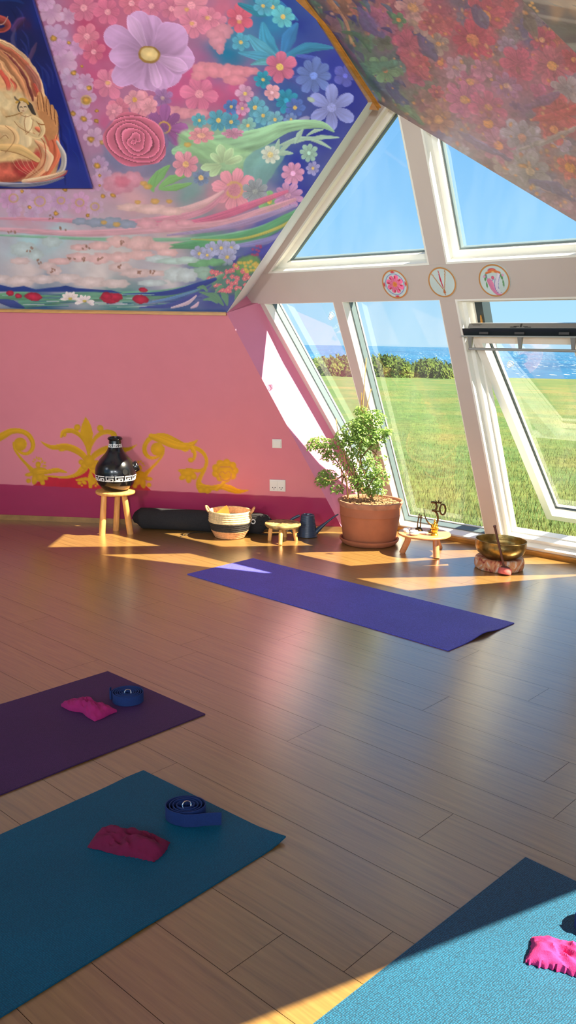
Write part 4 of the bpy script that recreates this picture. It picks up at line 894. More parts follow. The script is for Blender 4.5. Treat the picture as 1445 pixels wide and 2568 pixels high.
SQ = [(0, .03), (.685, .03), (.685, 1.887), (0, 1.887)]
def sring(a, b, c0, c1, m, nm):
    bm = NB(); wring(bm, inset(SQ, a) if a else SQ, inset(SQ, b), c0, c1, Sp); return obj(nm, bm, m, w5)
sring(0, .056, 0, .085, MT['white'], 'sash'); sring(0.010, .066, .085, .105, MT['white'], 'sash_lip'); sring(.052, .062, .070, .086, MT['dark_gasket'], 'gasket')
sring(-.004, .03, .105, .118, MT['cladding'], 'sash_cladding')
bm = NB(); q = inset(SQ, .055); face(bm, [Sp(a, b, .080) for a, b in q]); obj('glass_pane', bm, MT['glass'], w5)
# control bar
INW = -Vector(WOUT)
BM = Matrix.Translation(SAo + INW * .0) @ Matrix([(WDv.x, INW.x, 0, 0), (WDv.y, INW.y, 0, 0), (WDv.z, INW.z, 1, 0), (0, 0, 0, 1)])
cb = thing('ventilation_bar', 'grey and black control bar with slim pull rail atop the open window', 'window handle')
bm = NB(); pr = [(-.03, .026), (.045, .028), (.030, .056), (-.03, .062)]
hexa(bm, [BM @ Vector((.01, y, z)) for y, z in pr], [BM @ Vector((.70, y, z)) for y, z in pr]); obj('top_plate', bm, MT['grey_bar'], cb, bevel=.003)
bm = NB(); pr = [(-.03, -.016), (.040, -.016), (.062, .026), (-.03, .026)]
hexa(bm, [BM @ Vector((-.02, y, z)) for y, z in pr], [BM @ Vector((.71, y, z)) for y, z in pr]); obj('housing', bm, MT['dark_bar'], cb, bevel=.004)
bm = NB(); box(bm, -.02, .71, .035, .068, -.024, -.016, BM); obj('lower_lip', bm, MT['grey_bar'], cb)
bm = NB(); box(bm, .03, .705, .045, .060, -.104, -.088, BM); obj('pull_rail', bm, MT['grey_bar'], cb, bevel=.004)
for a in (.03, .355, .675):
    bm = NB(); hexa(bm, [BM @ Vector(p) for p in ((a, .05, -.092), (a + .016, .05, -.092), (a + .022, .064, -.022), (a - .006, .064, -.022))], [BM @ Vector(p) for p in ((a, .040, -.092), (a + .016, .040, -.092), (a + .022, .040, -.022), (a - .006, .040, -.022))]); obj('bracket', bm, MT['grey_bar'], cb)
def onplate(x0, x1, t0_, t1_):
    e0, e1 = Vector((0, .0465, .0285)), Vector((0, .031, .0565)); f = lambda x, t: BM @ (e0.lerp(e1, t) + Vector((x, 0, 0)))
    return [f(x0, t0_), f(x1, t0_), f(x1, t1_), f(x0, t1_)]
bm = NB()
for a, b, c, d in ((.29, .33, .1, .3), (.31, .345, .3, .45), (.35, .362, .15, .9), (.37, .40, .2, .35), (.38, .42, .1, .25), (.03, .10, .75, .82), (.04, .09, .55, .62)):
    face(bm, onplate(a, b, c, d))
    obj('printed_mark', bm, MT['print_dark'], cb); bm = NB()
bm.free()
for a in (.33, .10, .60):
    bm = NB(); box(bm, a, a + .06, .05, .064, -.008, .006, BM); obj('latch', bm, MT['print_dark'], cb)
# ledge and ridge timbers
bm = NB(); t_ = Vector(LV); e_ = t_ - dn * 4.4; inn = -n_
inn = Vector((wd[1], -wd[0], 0)).normalized(); inn = inn if inn.y < 0 else -inn
hexa(bm, [e_, t_, t_ + inn * .022, e_ + inn * .022], [p + Z * (-.018) for p in (e_, t_, t_ + inn * .022, e_ + inn * .022)]); struct('trim_12', bm, MT['trimwood'])
bm = NB(); hexa(bm, [e_ + Z * .006 + inn * .012, t_ + Z * .006 + inn * .012, t_ + inn * .03 + Z * .006, e_ + inn * .03 + Z * .006], [e_, t_, t_ + inn * .030, e_ + inn * .030]); struct('trim_13', bm, MT['darkwood'])
ra = at(762, 0, PM1); rb = at(932, 256, (0.5 * (VI + VO), M1N)); axr = Vector(rb - ra).normalized(); sd = axr.cross(Vector(FW)).normalized(); up_ = sd.cross(axr).normalized()
bm = NB(); A_ = Vector(ra) - axr * .9; B_ = Vector(rb) + axr * .05
for s_, w_, h_ in ((0, .036, .026), (0.008, .009, .034)):
    hexa(bm, [A_ + sd * (s_ + x) + up_ * y for x, y in ((-w_ / 2, -h_), (w_ / 2, -h_), (w_ / 2, .05), (-w_ / 2, .05))], [B_ + sd * (s_ + x) * .7 + up_ * y for x, y in ((-w_ / 2, -h_), (w_ / 2, -h_), (w_ / 2, .05), (-w_ / 2, .05))])
struct('trim_14', bm, MT['trimwood'])

# ------------------------------------------------------------------ pictures on canvas
def solid_edge(o, t):
    m = o.modifiers.new('thickness', 'SOLIDIFY'); m.thickness = t; m.offset = 0
S1 = 1 if (CAM - LV) @ M1N > 0 else -1; S2 = 1 if (CAM - VO) @ M2N > 0 else -1
o = painted_sheet('canvas_painting', [(-100, -150, 55), (0, -150, 86), (470, -150, 233)], PM1, paint_canvas, MT['canvas'], 1.6, .014 * S1)
solid_edge(o, .02); tag(o, 'dark blue canvas painting with a pale figure held in cupped hands, on the left mural', 'painting')
o = painted_sheet('canvas_painting', [(-140, 1182, 1640), (0, 1322, 1640), (314, 1639, 1640)], PM2, paint_canvas_right, MT['canvas'], 2, .014 * S2)
solid_edge(o, .02); tag(o, 'charcoal canvas painting corner at the top right of the sloping ceiling', 'painting')

# ------------------------------------------------------------------ round emblems on the beam
def medallion(px, py, r, painter, label):
    c0 = at(px, py, PWO); u0 = float((c0 - WO0) @ WD); v0 = float((c0 - WO0) @ WUP)
    rings, seg = 30, 72; X_, Y_, Vv, F = [0.0], [0.0], [Wp(u0, v0, -.010)], []
    for i in range(1, rings + 1):
        for k in range(seg):
            a = 2 * PI * k / seg; q = i / rings; X_.append(100 * q * math.cos(a)); Y_.append(-100 * q * math.sin(a)); Vv.append(Wp(u0 + r * q * math.cos(a), v0 + r * q * math.sin(a), -.010))
    for k in range(seg): Vv.append(Wp(u0 + r * math.cos(2 * PI * k / seg), v0 + r * math.sin(2 * PI * k / seg), -.0045)); X_.append(100.); Y_.append(0.)
    for k in range(seg):
        F.append((0, 1 + k, 1 + (k + 1) % seg))
        for i in range(rings):
            a = 1 + i * seg; b = 1 + (i + 1) * seg; F.append((a + k, b + k, b + (k + 1) % seg, a + (k + 1) % seg))
    cv = Canvas(np.array(X_), np.array(Y_)); painter(cv)
    cc = np.clip(cv.C, 0, 255) / 255.; cc = np.where(cc <= .04045, cc / 12.92, ((cc + .055) / 1.055) ** 2.4)
    me = bpy.data.meshes.new('medallion'); me.from_pydata([tuple(v) for v in Vv], [], F)
    me.color_attributes.new('paint', 'FLOAT_COLOR', 'POINT').data.foreach_set('color', np.concatenate([cc, np.zeros((len(cc), 1))], 1).astype(np.float32).ravel())
    tag(link_mesh('medallion', me, MT['canvas']), label, 'emblem', 'painted round emblems on the white beam')
def ring_(c, r0_, w, col):
    q = np.hypot(c.X, c.Y); c.put(np.arange(len(q)), np.clip((w / 2 - np.abs(q - r0_)) / 2 + .5, 0, 1), col)
def med_base(c): c.C[:] = (196, 214, 212)
def med1(c):
    med_base(c); ring_(c, 94, 11, (196, 128, 76)); c.flower(0, 0, 66, 8, (226, 110, 150), (214, 130, 70), .26, shade=.25, sharp=.5, inner=(240, 150, 170)); ring_(c, 70, 5, (80, 100, 190))
    for k in range(8): a = k * PI / 4 + .2; c.ell(48 * math.cos(a), 48 * math.sin(a), 6, 10, math.degrees(a) + 90, (196, 50, 80))
    for k in range(4):
        a = k * PI / 2; x, y = 82 * math.cos(a), 82 * math.sin(a)
        for d in (-9, 0, 9): c.ell(x + d * abs(math.sin(a)), y + d * abs(math.cos(a)), 6, 6, 0, (206, 66, 84))
    c.ell(0, 0, 9, 9, 0, (210, 120, 60))
def med2(c):
    med_base(c); ring_(c, 94, 11, (190, 134, 78)); c.stroke([(-68,-66),(-30,0),(8,56)], [7,6,5], (186,128,70)); c.stroke([(36,-74),(22,-10),(6,56)], [7,6,5], (186,128,70))
    c.stroke([(-12,-76),(-8,-20),(2,36)], [3,11,4], (196, 52, 84)); c.ell(6, 62, 9, 13, 0, (190,110,60)); c.stroke([(6,70),(12,92)], [6,4], (186,110,60))
def med3(c):
    med_base(c); ring_(c, 94, 10, (190, 134, 78)); c.ell(-6, -62, 26, 12, 0, (206, 90, 110)); c.stroke([(-42,-46),(0,-58),(42,-46)], [12,20,12], (214,120,70)); c.ell(0, -52, 10, 5, 0, (236,190,120))
    c.stroke([(-42,-40),(-40,-14),(-20,0),(-2,-8)], [3,3,3,3], (90,90,170)); c.stroke([(-30,0),(-22,20),(-14,50),(6,80),(30,84)], [30,34,26,14,8], (214,120,160), .9); c.stroke([(30,-34),(20,0),(10,30),(18,66),(34,76)], [22,26,22,14,8], (220,214,226)); c.stroke([(40,-30),(26,10),(20,40),(28,68),(40,74)], [3,3,3,3,3], (90,90,170)); c.stroke([(8,-10),(0,20),(0,50),(14,74)], [3,3,3,3], (90,90,170))
    c.ell(-6,-18,10,10,0,(214,100,130)); c.ell(-52,-20,7,22,10,(90,150,90)); c.ell(50,-22,7,18,-10,(90,150,90)); c.ell(56,18,5,22,0,(90,150,90)); c.ell(-50,24,5,18,0,(90,150,90)); c.ell(-58,-26,8,8,0,(220,150,190)); c.ell(58,-30,8,8,0,(220,150,190))
medallion(992.7, 711.5, .096, med1, 'round emblem of a pink lotus inside a blue ring, leftmost on the beam')
medallion(1111, 706.5, .096, med2, 'round emblem with two gold lines meeting in a V, middle of the three')
medallion(1241.5, 702, .100, med3, 'round emblem with a curled pink and white trunk shape, above the open window')

# coiled clear glass ornaments stuck on the panes
MT['coil'] = mat('clear_coil', (225, 236, 240), .1, var=.05)
def coil_charm(ctr, ax1, ax2, label):
    bm = NB(); rr_ = []
    for k in range(3):
        cc = ctr + ax1 * (.012 * k) + ax2 * (.013 * k)
        tube(bm, [cc + ax1 * (.011 + .003 * k) * math.cos(a) + ax2 * (.013 + .003 * k) * math.sin(a) for a in [2 * PI * i / 28 for i in range(29)]], .0022, 8, caps=False)
    tag(obj('glass_coil', bm, MT['coil'], smooth=True), label, 'ornament')
g_ = at(828, 798, (WO0 + WN * .112, WN)); coil_charm(Vector(g_), Vector(WD), Vector(WUP), 'small clear coiled ornament high on the narrow left pane')
g_ = Vector(at(1276, 918, (np.array(SAo + SN * .03), np.array(SN)))); coil_charm(g_, Vector(WD), -DN, 'small clear coiled ornament on the glass of the open window')
# ------------------------------------------------------------------ things in the room
def V(x, y, p):                        # point on the upright plane through p that faces the room
    return Vector(at(x, y, (np.array(p), np.array([0, 1.0, 0]))))
def rel(pts, o): return [Vector(p) - Vector(o) for p in pts]

# tall three-legged stool and the clay drum on it
b0 = G(292, 1338); S = scale_at(b0); seat = V(290, 1229, b0).z
st = thing('stool', 'tall three-legged pale wood stool carrying the black drum', 'stool', b0)
bm = NB(); lathe(bm, [(.02, seat - .026), (.135, seat - .026), (.143, seat - .020), (.145, seat - .012), (.143, seat - .004), (.136, seat), (.0, seat)], 48); obj('seat', bm, MT['stoolwood'], st, smooth=True)
for (x, y), (tx, ty) in (((256, 1342), (-.072, -.055)), ((327, 1339), (.072, -.050)), ((291, 1330), (.0, .085))):
    g = G(x, y) - b0; bm = NB(); tube(bm, [(g.x, g.y, 0), (g.x * .75 + tx * .25, g.y * .75 + ty * .25, seat * .25), (tx, ty, seat - .02)], [.0235, .0235, .0205], 16); obj('leg', bm, MT['stoolwood'], st, smooth=True)
dr = thing('clay_drum', 'black vase-shaped clay drum with white key pattern bands, standing on the tall stool', 'drum', (b0.x + .004, b0.y, seat))
prof = [(0, 0), (.070, 0), (.082, .004), (.108, .026), (.128, .050), (.142, .085), (.149, .125), (.148, .155), (.142, .180), (.131, .203), (.114, .228), (.094, .250), (.074, .272), (.058, .295), (.049, .320), (.045, .345), (.044, .366), (.052, .372), (.054, .380), (.049, .388), (.046, .392), (.038, .390), (.036, .36), (.036, .30)]
bm = NB(); lathe(bm, prof, 72); obj('body', bm, MT['black_glaze'], dr, smooth=True)
def prof_r(z):
    for (r0_, z0_), (r1_, z1_) in zip(prof[1:], prof[2:]):
        if z0_ <= z <= z1_: return r0_ + (r1_ - r0_) * (z - z0_) / max(z1_ - z0_, 1e-6)
    return .045
def key_band(z0_, z1_, n, nm):
    bm = NB(); H = z1_ - z0_
    def seg(x0, x1, y0, y1):           # unit cell coordinates
        m_ = max(2, int((x1 - x0) * 8))
        for k in range(n):
            for i in range(m_):
                a0 = 2 * PI * (k + x0 + (x1 - x0) * i / m_) / n; a1 = 2 * PI * (k + x0 + (x1 - x0) * (i + 1) / m_) / n
                za, zb = z0_ + H * y0, z0_ + H * y1
                q = [(a0, za), (a1, za), (a1, zb), (a0, zb)]
                lo = [Vector(((prof_r(z) - .002) * math.cos(a), (prof_r(z) - .002) * math.sin(a), z)) for a, z in q]
                hi = [Vector(((prof_r(z) + .0012) * math.cos(a), (prof_r(z) + .0012) * math.sin(a), z)) for a, z in q]
                hexa(bm, lo, hi)
    for s in ((0, .82, 0, .17), (.82, .92, 0, .62), (.40, .92, .45, .62), (.22, 1.0, .83, 1.0), (.12, .22, .32, 1.0), (.12, .62, .22, .36)): seg(*s)
    obj(nm, bm, MT['white_glaze'], dr)
key_band(.082, .122, 13, 'patterned_band'); key_band(.318, .342, 7, 'patterned_band')
for ang, z, rr, out_l, nm in ((math.radians(8), .175, .034, .020, 'side_neck'), (math.radians(-52), .152, .019, .0015, 'sound_hole')):
    rad = prof_r(z); nd = Vector((math.cos(ang), math.sin(ang), .45 if nm == 'side_neck' else .12)).normalized(); c_ = Vector((rad * math.cos(ang), rad * math.sin(ang), z))
    M = Matrix.Translation(c_) @ nd.to_track_quat('Z', 'Y').to_matrix().to_4x4()
    bm = NB()
    if nm == 'side_neck': lathe(bm, [(rr + .010, -.018), (rr + .004, .004), (rr + .005, out_l - .004), (rr + .002, out_l), (rr - .004, out_l), (rr - .006, -.012), (0, -.012)], 32, M); m_ = MT['black_glaze']
    else: lathe(bm, [(rr + .002, -.004), (rr + .001, out_l), (rr - .001, out_l), (0, out_l - .0005)], 24, M); m_ = mat('hole_black', (3, 3, 3), .9)
    obj(nm, bm, m_, dr, smooth=True)

# long black plush bolster against the wall
pl_ = G(372, 1326.5); pr_ = G(640, 1338.5); ax = (pr_ - pl_).normalized(); R_ = .080
A_ = pl_ + Vector((0, .018, R_)) - ax * .02; Lb = (pr_ - pl_).length + .05
bo = thing('plush_bolster', 'long black plush bolster with a white-ringed round eye, lying along the pink wall', 'bolster', (A_.x, A_.y, 0))
prof_pts = [(-.085, .012), (-.078, .040), (-.060, .062), (-.03, .079), (.02, R_), (.2, R_), (.4, R_ * .99), (.55, R_ * .97), (Lb - .20, R_ * .93), (Lb - .08, R_ * .98), (Lb, R_ * .97), (Lb + .045, .070), (Lb + .068, .050), (Lb + .076, .022), (Lb + .078, .006)]
bm = NB(); o0 = Vector((0, 0, R_))
tube(bm, [o0 + ax * t + Vector((0, 0, r - R_)) * (1 if 0 < t < Lb else .55) for t, r in prof_pts], [r for t, r in prof_pts], 40)
for v in bm.verts: v.co += Vector((0, 0, 1)) * .003 * mnoise.noise(v.co * 12) + Vector((0, -1, 0)) * .003 * mnoise.noise(v.co * 9 + Vector((3, 3, 3)))
for v in bm.verts: v.co.z = max(v.co.z, .001)
obj('body', bm, MT['black_felt'], bo, smooth=True)
ec = V(635, 1308, (A_.x + ax.x * Lb, A_.y + ax.y * Lb - R_ * .96, 0)) - Vector((A_.x, A_.y, 0))
M = Matrix.Translation(ec + Vector((0, -.002, 0))) @ Vector((.10, -1, .12)).to_track_quat('Z', 'Y').to_matrix().to_4x4()
bm = NB(); lathe(bm, [(.0185, -.008), (.0185, .003), (.0165, .005), (.0115, .005), (.0105, .002), (.0105, -.004)], 32, M); obj('eye_ring', bm, MT['white_glaze'], bo, smooth=True)
bm = NB(); lathe(bm, [(.010, .0), (.009, .003), (.006, .0055), (0, .006)], 20, M); obj('eye', bm, MT['black_glaze'], bo, smooth=True)
bm = NB(); f0 = V(512, 1322, (A_.x, A_.y - .075, 0)) - Vector((A_.x, A_.y, 0))
tube(bm, [f0 + Vector(p) for p in ((.04, .02, .02), (.01, -.01, .02), (-.02, -.02, .008), (-.035, -.025, .001))], [.03, .028, .018, .006], 14, flat=.7)
for v in bm.verts: v.co.z = max(v.co.z, .001)
obj('fin', bm, MT['black_felt'], bo, smooth=True)
bm = NB(); h0 = o0 + ax * (Lb + .03)
for z in (.028, -.004): tube(bm, catmull([h0 + Vector((.035, -.035, z)), h0 + Vector((.02, -.062, z - .006)), h0 + Vector((-.02, -.078, z + .004))], 4), .0035, 8)
obj('mouth_seam', bm, MT['cord'], bo, smooth=True)

# woven basket with an orange cloth
bc = G(577, 1346); S = scale_at(bc); ba = thing('basket', 'woven straw basket with a black band and looped handles, before the bolster', 'basket', bc)
rim_z = V(580, 1283, bc).z + .01; rr = 53.5 / S
def coil(bm, z0_, z1_, r0_, r1_, nz_=10, seg=72):
    P = []
    for i in range(nz_ * 4 + 1):
        t = i / (nz_ * 4); P.append((r0_ + (r1_ - r0_) * t + .0035 * abs(math.sin(t * nz_ * PI)), z0_ + (z1_ - z0_) * t))
    rg = lathe(bm, P, seg)
    for i, ring in enumerate(rg):
        for k, v in enumerate(ring):
            d = .0018 * mnoise.noise(Vector((k * .9, i * .7, z0_ * 50))); v.co.x *= 1 + d / r0_; v.co.y *= 1 + d / r0_
z1 = rim_z * .30; z2 = rim_z * .60
bm = NB(); lathe(bm, [(0, .003), (rr * .66, .003)], 48); coil(bm, .002, z1, rr * .68, rr * .88, 4); obj('base_weave', bm, MT['straw_tan'], ba, smooth=True)
bm = NB(); coil(bm, z1, z2, rr * .88, rr * .99, 4); obj('black_band', bm, MT['straw_black'], ba, smooth=True)
bm = NB(); coil(bm, z2, rim_z, rr * .99, rr * .97, 5); lathe(bm, [(rr * .98, rim_z), (rr * .96, rim_z + .004), (rr * .925, rim_z), (rr * .93, z2), (rr * .86, z1), (rr * .6, .01), (0, .008)], 72); obj('rim_weave', bm, MT['straw'], ba, smooth=True)
for sx in (-1, 1):
    c_ = Vector((sx * rr * .98, -.01 * sx, rim_z)); bm = NB()
    tube(bm, catmull([c_ + Vector((0, -.036, -.012)), c_ + Vector((sx * .016, -.030, .010)), c_ + Vector((sx * .024, 0, .026)), c_ + Vector((sx * .016, .032, .014)), c_ + Vector((0, .038, -.012))], 6), .0075, 12); obj('handle', bm, MT['straw_tan'], ba, smooth=True)
oc_b = bc + Vector((0, 0, 0))
bm = NB(); q = [V(536, 1290, bc + Vector((0, .02, 0))), V(578, 1291, bc + Vector((0, -.06, 0))), V(568, 1267.5, bc + Vector((0, .0, 0))), V(563, 1270, bc + Vector((0, .03, 0)))]
q = [p - bc for p in q]; dn_ = Vector((0, 0, -.07))
hexa(bm, [q[0] + dn_, q[1] + dn_, q[1] + dn_ + Vector((0, .05, 0)), q[0] + dn_ + Vector((0, .06, 0))], [q[0], q[1], q[2] + Vector((.002, .02, -.002)), q[3]])
bmesh.ops.subdivide_edges(bm, edges=bm.edges[:], cuts=3, use_grid_fill=True)
for v in bm.verts: v.co += Vector((mnoise.noise(v.co * 40), mnoise.noise(v.co * 45 + Vector((5, 0, 0))), 0)) * .003
oc_ = obj('folded_cloth', bm, MT['orange_cloth'], None, smooth=True); oc_.location = bc; tag(oc_, 'folded orange cloth sticking up out of the straw basket', 'cloth')
# black cord behind the basket
bm = NB(); tube(bm, catmull([G(640, 1337, .004), G(655, 1339, .004), G(680, 1341, .004), G(700, 1338, .004), G(716, 1334, .006), G(722, 1330, .012)], 6), .0035, 8); o = obj('cord', bm, MT['cord'], None, smooth=True); tag(o, 'thin black cord on the floor behind the low wooden stool', 'cord')
bm = NB(); tube(bm, catmull([G(452, 1345.5, .003), G(470, 1339, .003), G(490, 1335.5, .003), G(530, 1334, .003)], 6), .0022, 6); o = obj('cord', bm, MT['cord'], None, smooth=True); tag(o, 'thin dark cord end on the floor left of the straw basket', 'cord')

# little low stool; sun dapples go into the seat colour
c0 = G(709, 1355); S = scale_at(c0); tz = V(709, 1311, c0).z
ls = thing('low_stool', 'low round wooden stool with painted sun dapples on its seat beside the watering can', 'stool', c0)
bm = NB(); r_ = 45.5 / S; lathe(bm, [(.02, tz - .028), (r_ * .92, tz - .026), (r_, tz - .012), (r_ * .985, tz - .002), (r_ * .95, tz), (0, tz)], 48); obj('seat', bm, MT['dapplewood'], ls, smooth=True)
for (x, y), (tx, ty) in (((676, 1355), (-.085, -.01)), ((703, 1367), (-.012, -.085)), ((743, 1356), (.075, .0)), ((716, 1346), (.0, .085))):
    g = G(x, y) - c0; bm = NB(); tube(bm, [(g.x, g.y, 0), (g.x * .5 + tx * .5, g.y * .5 + ty * .5, tz * .5), (tx, ty, tz - .02)], [.014, .0155, .0125], 14); obj('leg', bm, MT['stoolwood'], ls, smooth=True)

# watering can
w0_ = G(771, 1345); S = scale_at(w0_); wc = thing('watering_can', 'slate blue ribbed plastic watering can with a long straight spout', 'watering can', w0_)
hz = V(771, 1290, w0_).z; P = []
for i in range(61):
    t = i / 60; r = (25.5 - 9.0 * t ** .9) / S; P.append((r + .0008 * math.sin(t * 60), .004 + (hz - .012) * t))
P += [(16.5 / S, hz - .004), (15.0 / S, hz), (12 / S, hz + .001), (11 / S, hz - .006), (11 / S, hz - .06)]
bm = NB(); lathe(bm, [(0, .002), (.066, .002)] + P, 48); obj('body', bm, MT['can'], wc, smooth=True)
sp = [V(792, 1334, w0_) - w0_, V(806, 1321, w0_) - w0_, V(822, 1308, w0_) - w0_, V(838, 1296, w0_) - w0_, V(849, 1289.5, w0_) - w0_]
bm = NB(); tube(bm, [sp[0] + Vector((-.03, 0, -.005))] + sp, [.034, .030, .020, .012, .008, .0075], 20, flat=.7); obj('spout', bm, MT['can'], wc, smooth=True)
hp = [V(752, 1293, w0_) - w0_, V(742, 1297, w0_) - w0_, V(731, 1304, w0_) - w0_, V(726, 1316, w0_) - w0_, V(729, 1328, w0_) - w0_, V(740, 1338, w0_) - w0_, V(750, 1341, w0_) - w0_]
bm = NB(); tube(bm, catmull(hp, 6), .0085, 12, flat=1.3); obj('handle', bm, MT['can'], wc, smooth=True)

# terracotta pot, saucer and shrub
p0_ = G(925.5, 1361); S = scale_at(p0_); rs = 74.5 / S
sc_ = NB(); lathe(sc_, [(0, .0), (rs * .84, .0), (rs * .90, .006), (rs * .99, .030), (rs, .040), (rs * .97, .044), (rs * .93, .040), (rs * .88, .014), (0, .012)], 72)
o = obj('saucer', sc_, MT['terracotta'], None, smooth=True); o.location = p0_; tag(o, 'wide terracotta saucer under the large plant pot', 'saucer')
zb = .0125; zt = V(928, 1252, p0_).z; rt = 81.5 / S; rb_ = 64.5 / S; H = zt - zb
pot = thing('plant_pot', 'large round terracotta pot with a thick weathered rim, on the saucer by the window', 'plant pot', (p0_.x, p0_.y, zb))
bm = NB(); lathe(bm, [(0, 0), (rb_ - .006, 0), (rb_, .008), (rb_ + (rt - rb_) * .55, H * .60), (rb_ + (rt - rb_) * .60, H * .655), (rb_ + (rt - rb_) * .60 + .0025, H * .665), (rb_ + (rt - rb_) * .60, H * .68), (rt * .935, H * .87)], 72); obj('body', bm, MT['terracotta'], pot, smooth=True)
bm = NB(); lathe(bm, [(rt * .93, H * .86), (rt * .945, H * .875), (rt * .955, H * .90), (rt * .985, H * .945), (rt, H * .975), (rt * .985, H * .995), (rt * .955, H), (rt * .925, H * .985), (rt * .90, H * .90), (rt * .86, H * .7)], 72)
for v in bm.verts: v.co.z += .0025 * mnoise.noise(v.co * 14); 
obj('rim', bm, MT['terracotta_rim'], pot, smooth=True)
bm = NB(); zs = H * .93
N_ = 30
for i in range(N_):
    for k in range(90): pass
rg = lathe(bm, [(rt * .91 * i / 14, zs) for i in range(1, 15)], 60)
bmesh.ops.contextual_create(bm, geom=rg[0])
for v in bm.verts: v.co.z += .010 * mnoise.noise(v.co * 30) + .006 * mnoise.noise(v.co * 80)
for k in range(300):
    a = random.uniform(0, 2 * PI); q = rt * .88 * math.sqrt(random.random()); M = Matrix.Translation((q * math.cos(a), q * math.sin(a), zs + .006)) @ Matrix.Rotation(random.uniform(0, 6), 4, 'Z') @ Matrix.Rotation(random.uniform(-.5, .5), 4, 'X')
    s = random.uniform(.004, .010); box(bm, -s, s, -s * .6, s * .6, -.002, .002, M)
tag(obj('soil', bm, MT['soil'], pot), kind='stuff')
# shrub
pc = Vector((p0_.x, p0_.y, zb + zs)); sh = thing('leafy_shrub', 'bushy green shrub tied to thin canes, growing in the large terracotta pot', 'plant', pc)
def PV(x, y, dy=0.0): return V(x, y, p0_ + Vector((0, dy, 0))) - pc
bm = NB()
branches = [[(935,1255,0),(927,1225,0),(915,1190,.0),(905,1150,0),(908,1110,0),(915,1060,0)],[(872,1250,0),(870,1215,0),(862,1190,0),(850,1165,0),(838,1150,0),(810,1125,-.03),(785,1112,-.04)],
            [(900,1250,.02),(896,1210,.02),(888,1170,.03),(880,1130,.05),(885,1080,.05)],[(935,1255,0),(925,1240,0),(930,1210,-.05),(950,1190,-.08),(962,1180,-.08)],[(905,1150,0),(925,1125,0),(950,1105,0),(966,1090,0)],
            [(862,1190,0),(848,1200,-.05),(826,1205,-.06),(812,1200,-.06)],[(862,1190,0),(858,1215,-.05),(852,1230,-.05)],[(915,1190,0),(930,1160,.05),(945,1130,.05),(950,1100,.05)],[(896,1210,0),(880,1180,-.05),(868,1150,-.05),(860,1120,-.04)],
            [(925,1225,0),(905,1225,-.1),(915,1235,-.1)],[(925,1125,0),(945,1140,0),(958,1165,0)]]
for b_ in branches:
    P_ = catmull([PV(*q) for q in b_], 5); n_p = len(P_); tube(bm, P_, [.0065 * (1 - .75 * i / n_p) for i in range(n_p)], 8)
obj('stems', bm, MT['stem'], sh, smooth=True)
for pts in ([(911,1255,0),(905,1150,.01),(911,1010,.0),(919,897,.0)], [(872,1250,.02),(895,1165,.0),(912,1060,0),(931,975,0)], [(858,1215,.06),(853,1130,.06),(843,1049,.06)], [(900,1250,.03),(905,1110,.02),(907,985,.0)], [(874,1252,-.03),(868,1190,-.03),(862,1120,-.03)]):
    bm = NB(); tube(bm, [PV(*q) for q in pts], .0032, 8); obj('cane', bm, MT['cane'], sh, smooth=True)
clusters = [(888,1085,30,26,.10,200),(900,1065,22,16,.08,110),(925,1060,32,24,.09,210),(905,1030,12,14,.05,60),(940,1045,22,18,.06,120),(915,1095,34,22,.10,220),(885,1115,28,22,.10,150),(955,1088,20,16,.06,110),(970,1082,9,9,.04,40),(800,1108,22,14,.06,90),(785,1115,16,12,.05,60),
            (820,1125,22,14,.06,90),(840,1110,22,12,.05,60),(825,1145,16,12,.05,46),(860,1150,24,20,.07,70),(800,1212,0,0,0,0),(822,1195,22,18,.06,130),(810,1205,16,14,.06,70),(845,1225,14,12,.05,50),(930,1175,24,24,.08,130),(925,1215,34,22,.08,190),(955,1195,22,22,.08,120),
            (900,1210,22,24,.07,90),(885,1185,22,26,.08,100),(960,1150,12,18,.04,16),(940,1232,26,10,.06,70),(905,1150,30,26,.08,110),(945,1110,20,16,.05,80),(835,1060,8,6,.02,0),(858,1092,14,18,.05,50)]
V_, F_ = [], []
def leaf(c_, d, nrm, l, w):
    s = d.cross(nrm).normalized(); u = s.cross(d).normalized(); i = len(V_)
    V_.extend([c_, c_ + d * l * .35 + s * w * .5 + u * w * .12, c_ + d * l * .72 + s * w * .34 + u * w * .02, c_ + d * l - u * l * .12, c_ + d * l * .72 - s * w * .34 + u * w * .02, c_ + d * l * .35 - s * w * .5 + u * w * .12, c_ + d * l * .4 - u * .0, c_ + d * l * .72 - u * .001])
    F_.extend([(i, i + 1, i + 6), (i + 1, i + 2, i + 7, i + 6), (i + 2, i + 3, i + 7), (i, i + 6, i + 5), (i + 6, i + 7, i + 4, i + 5), (i + 7, i + 3, i + 4)])
for x, y, rx, ry, rd, n in clusters:
    for k in range(int(n * 1.75)):
        a = random.uniform(0, 2 * PI); q = random.random() ** .45
        c_ = PV(x + rx * 1.05 * q * math.cos(a), y + ry * 1.05 * q * math.sin(a), random.uniform(-rd, rd))
        d = Vector((math.cos(a) * q + random.uniform(-.7, .7), random.uniform(-.8, .8), -.25 + random.uniform(-.7, .45))).normalized()
        nrm = Vector((random.uniform(-.5, .7), random.uniform(-.8, .3), 1)).normalized(); leaf(c_, d, nrm, random.uniform(.016, .031), random.uniform(.010, .019))
me = bpy.data.meshes.new('foliage'); me.from_pydata([tuple(v) for v in V_], [], F_)
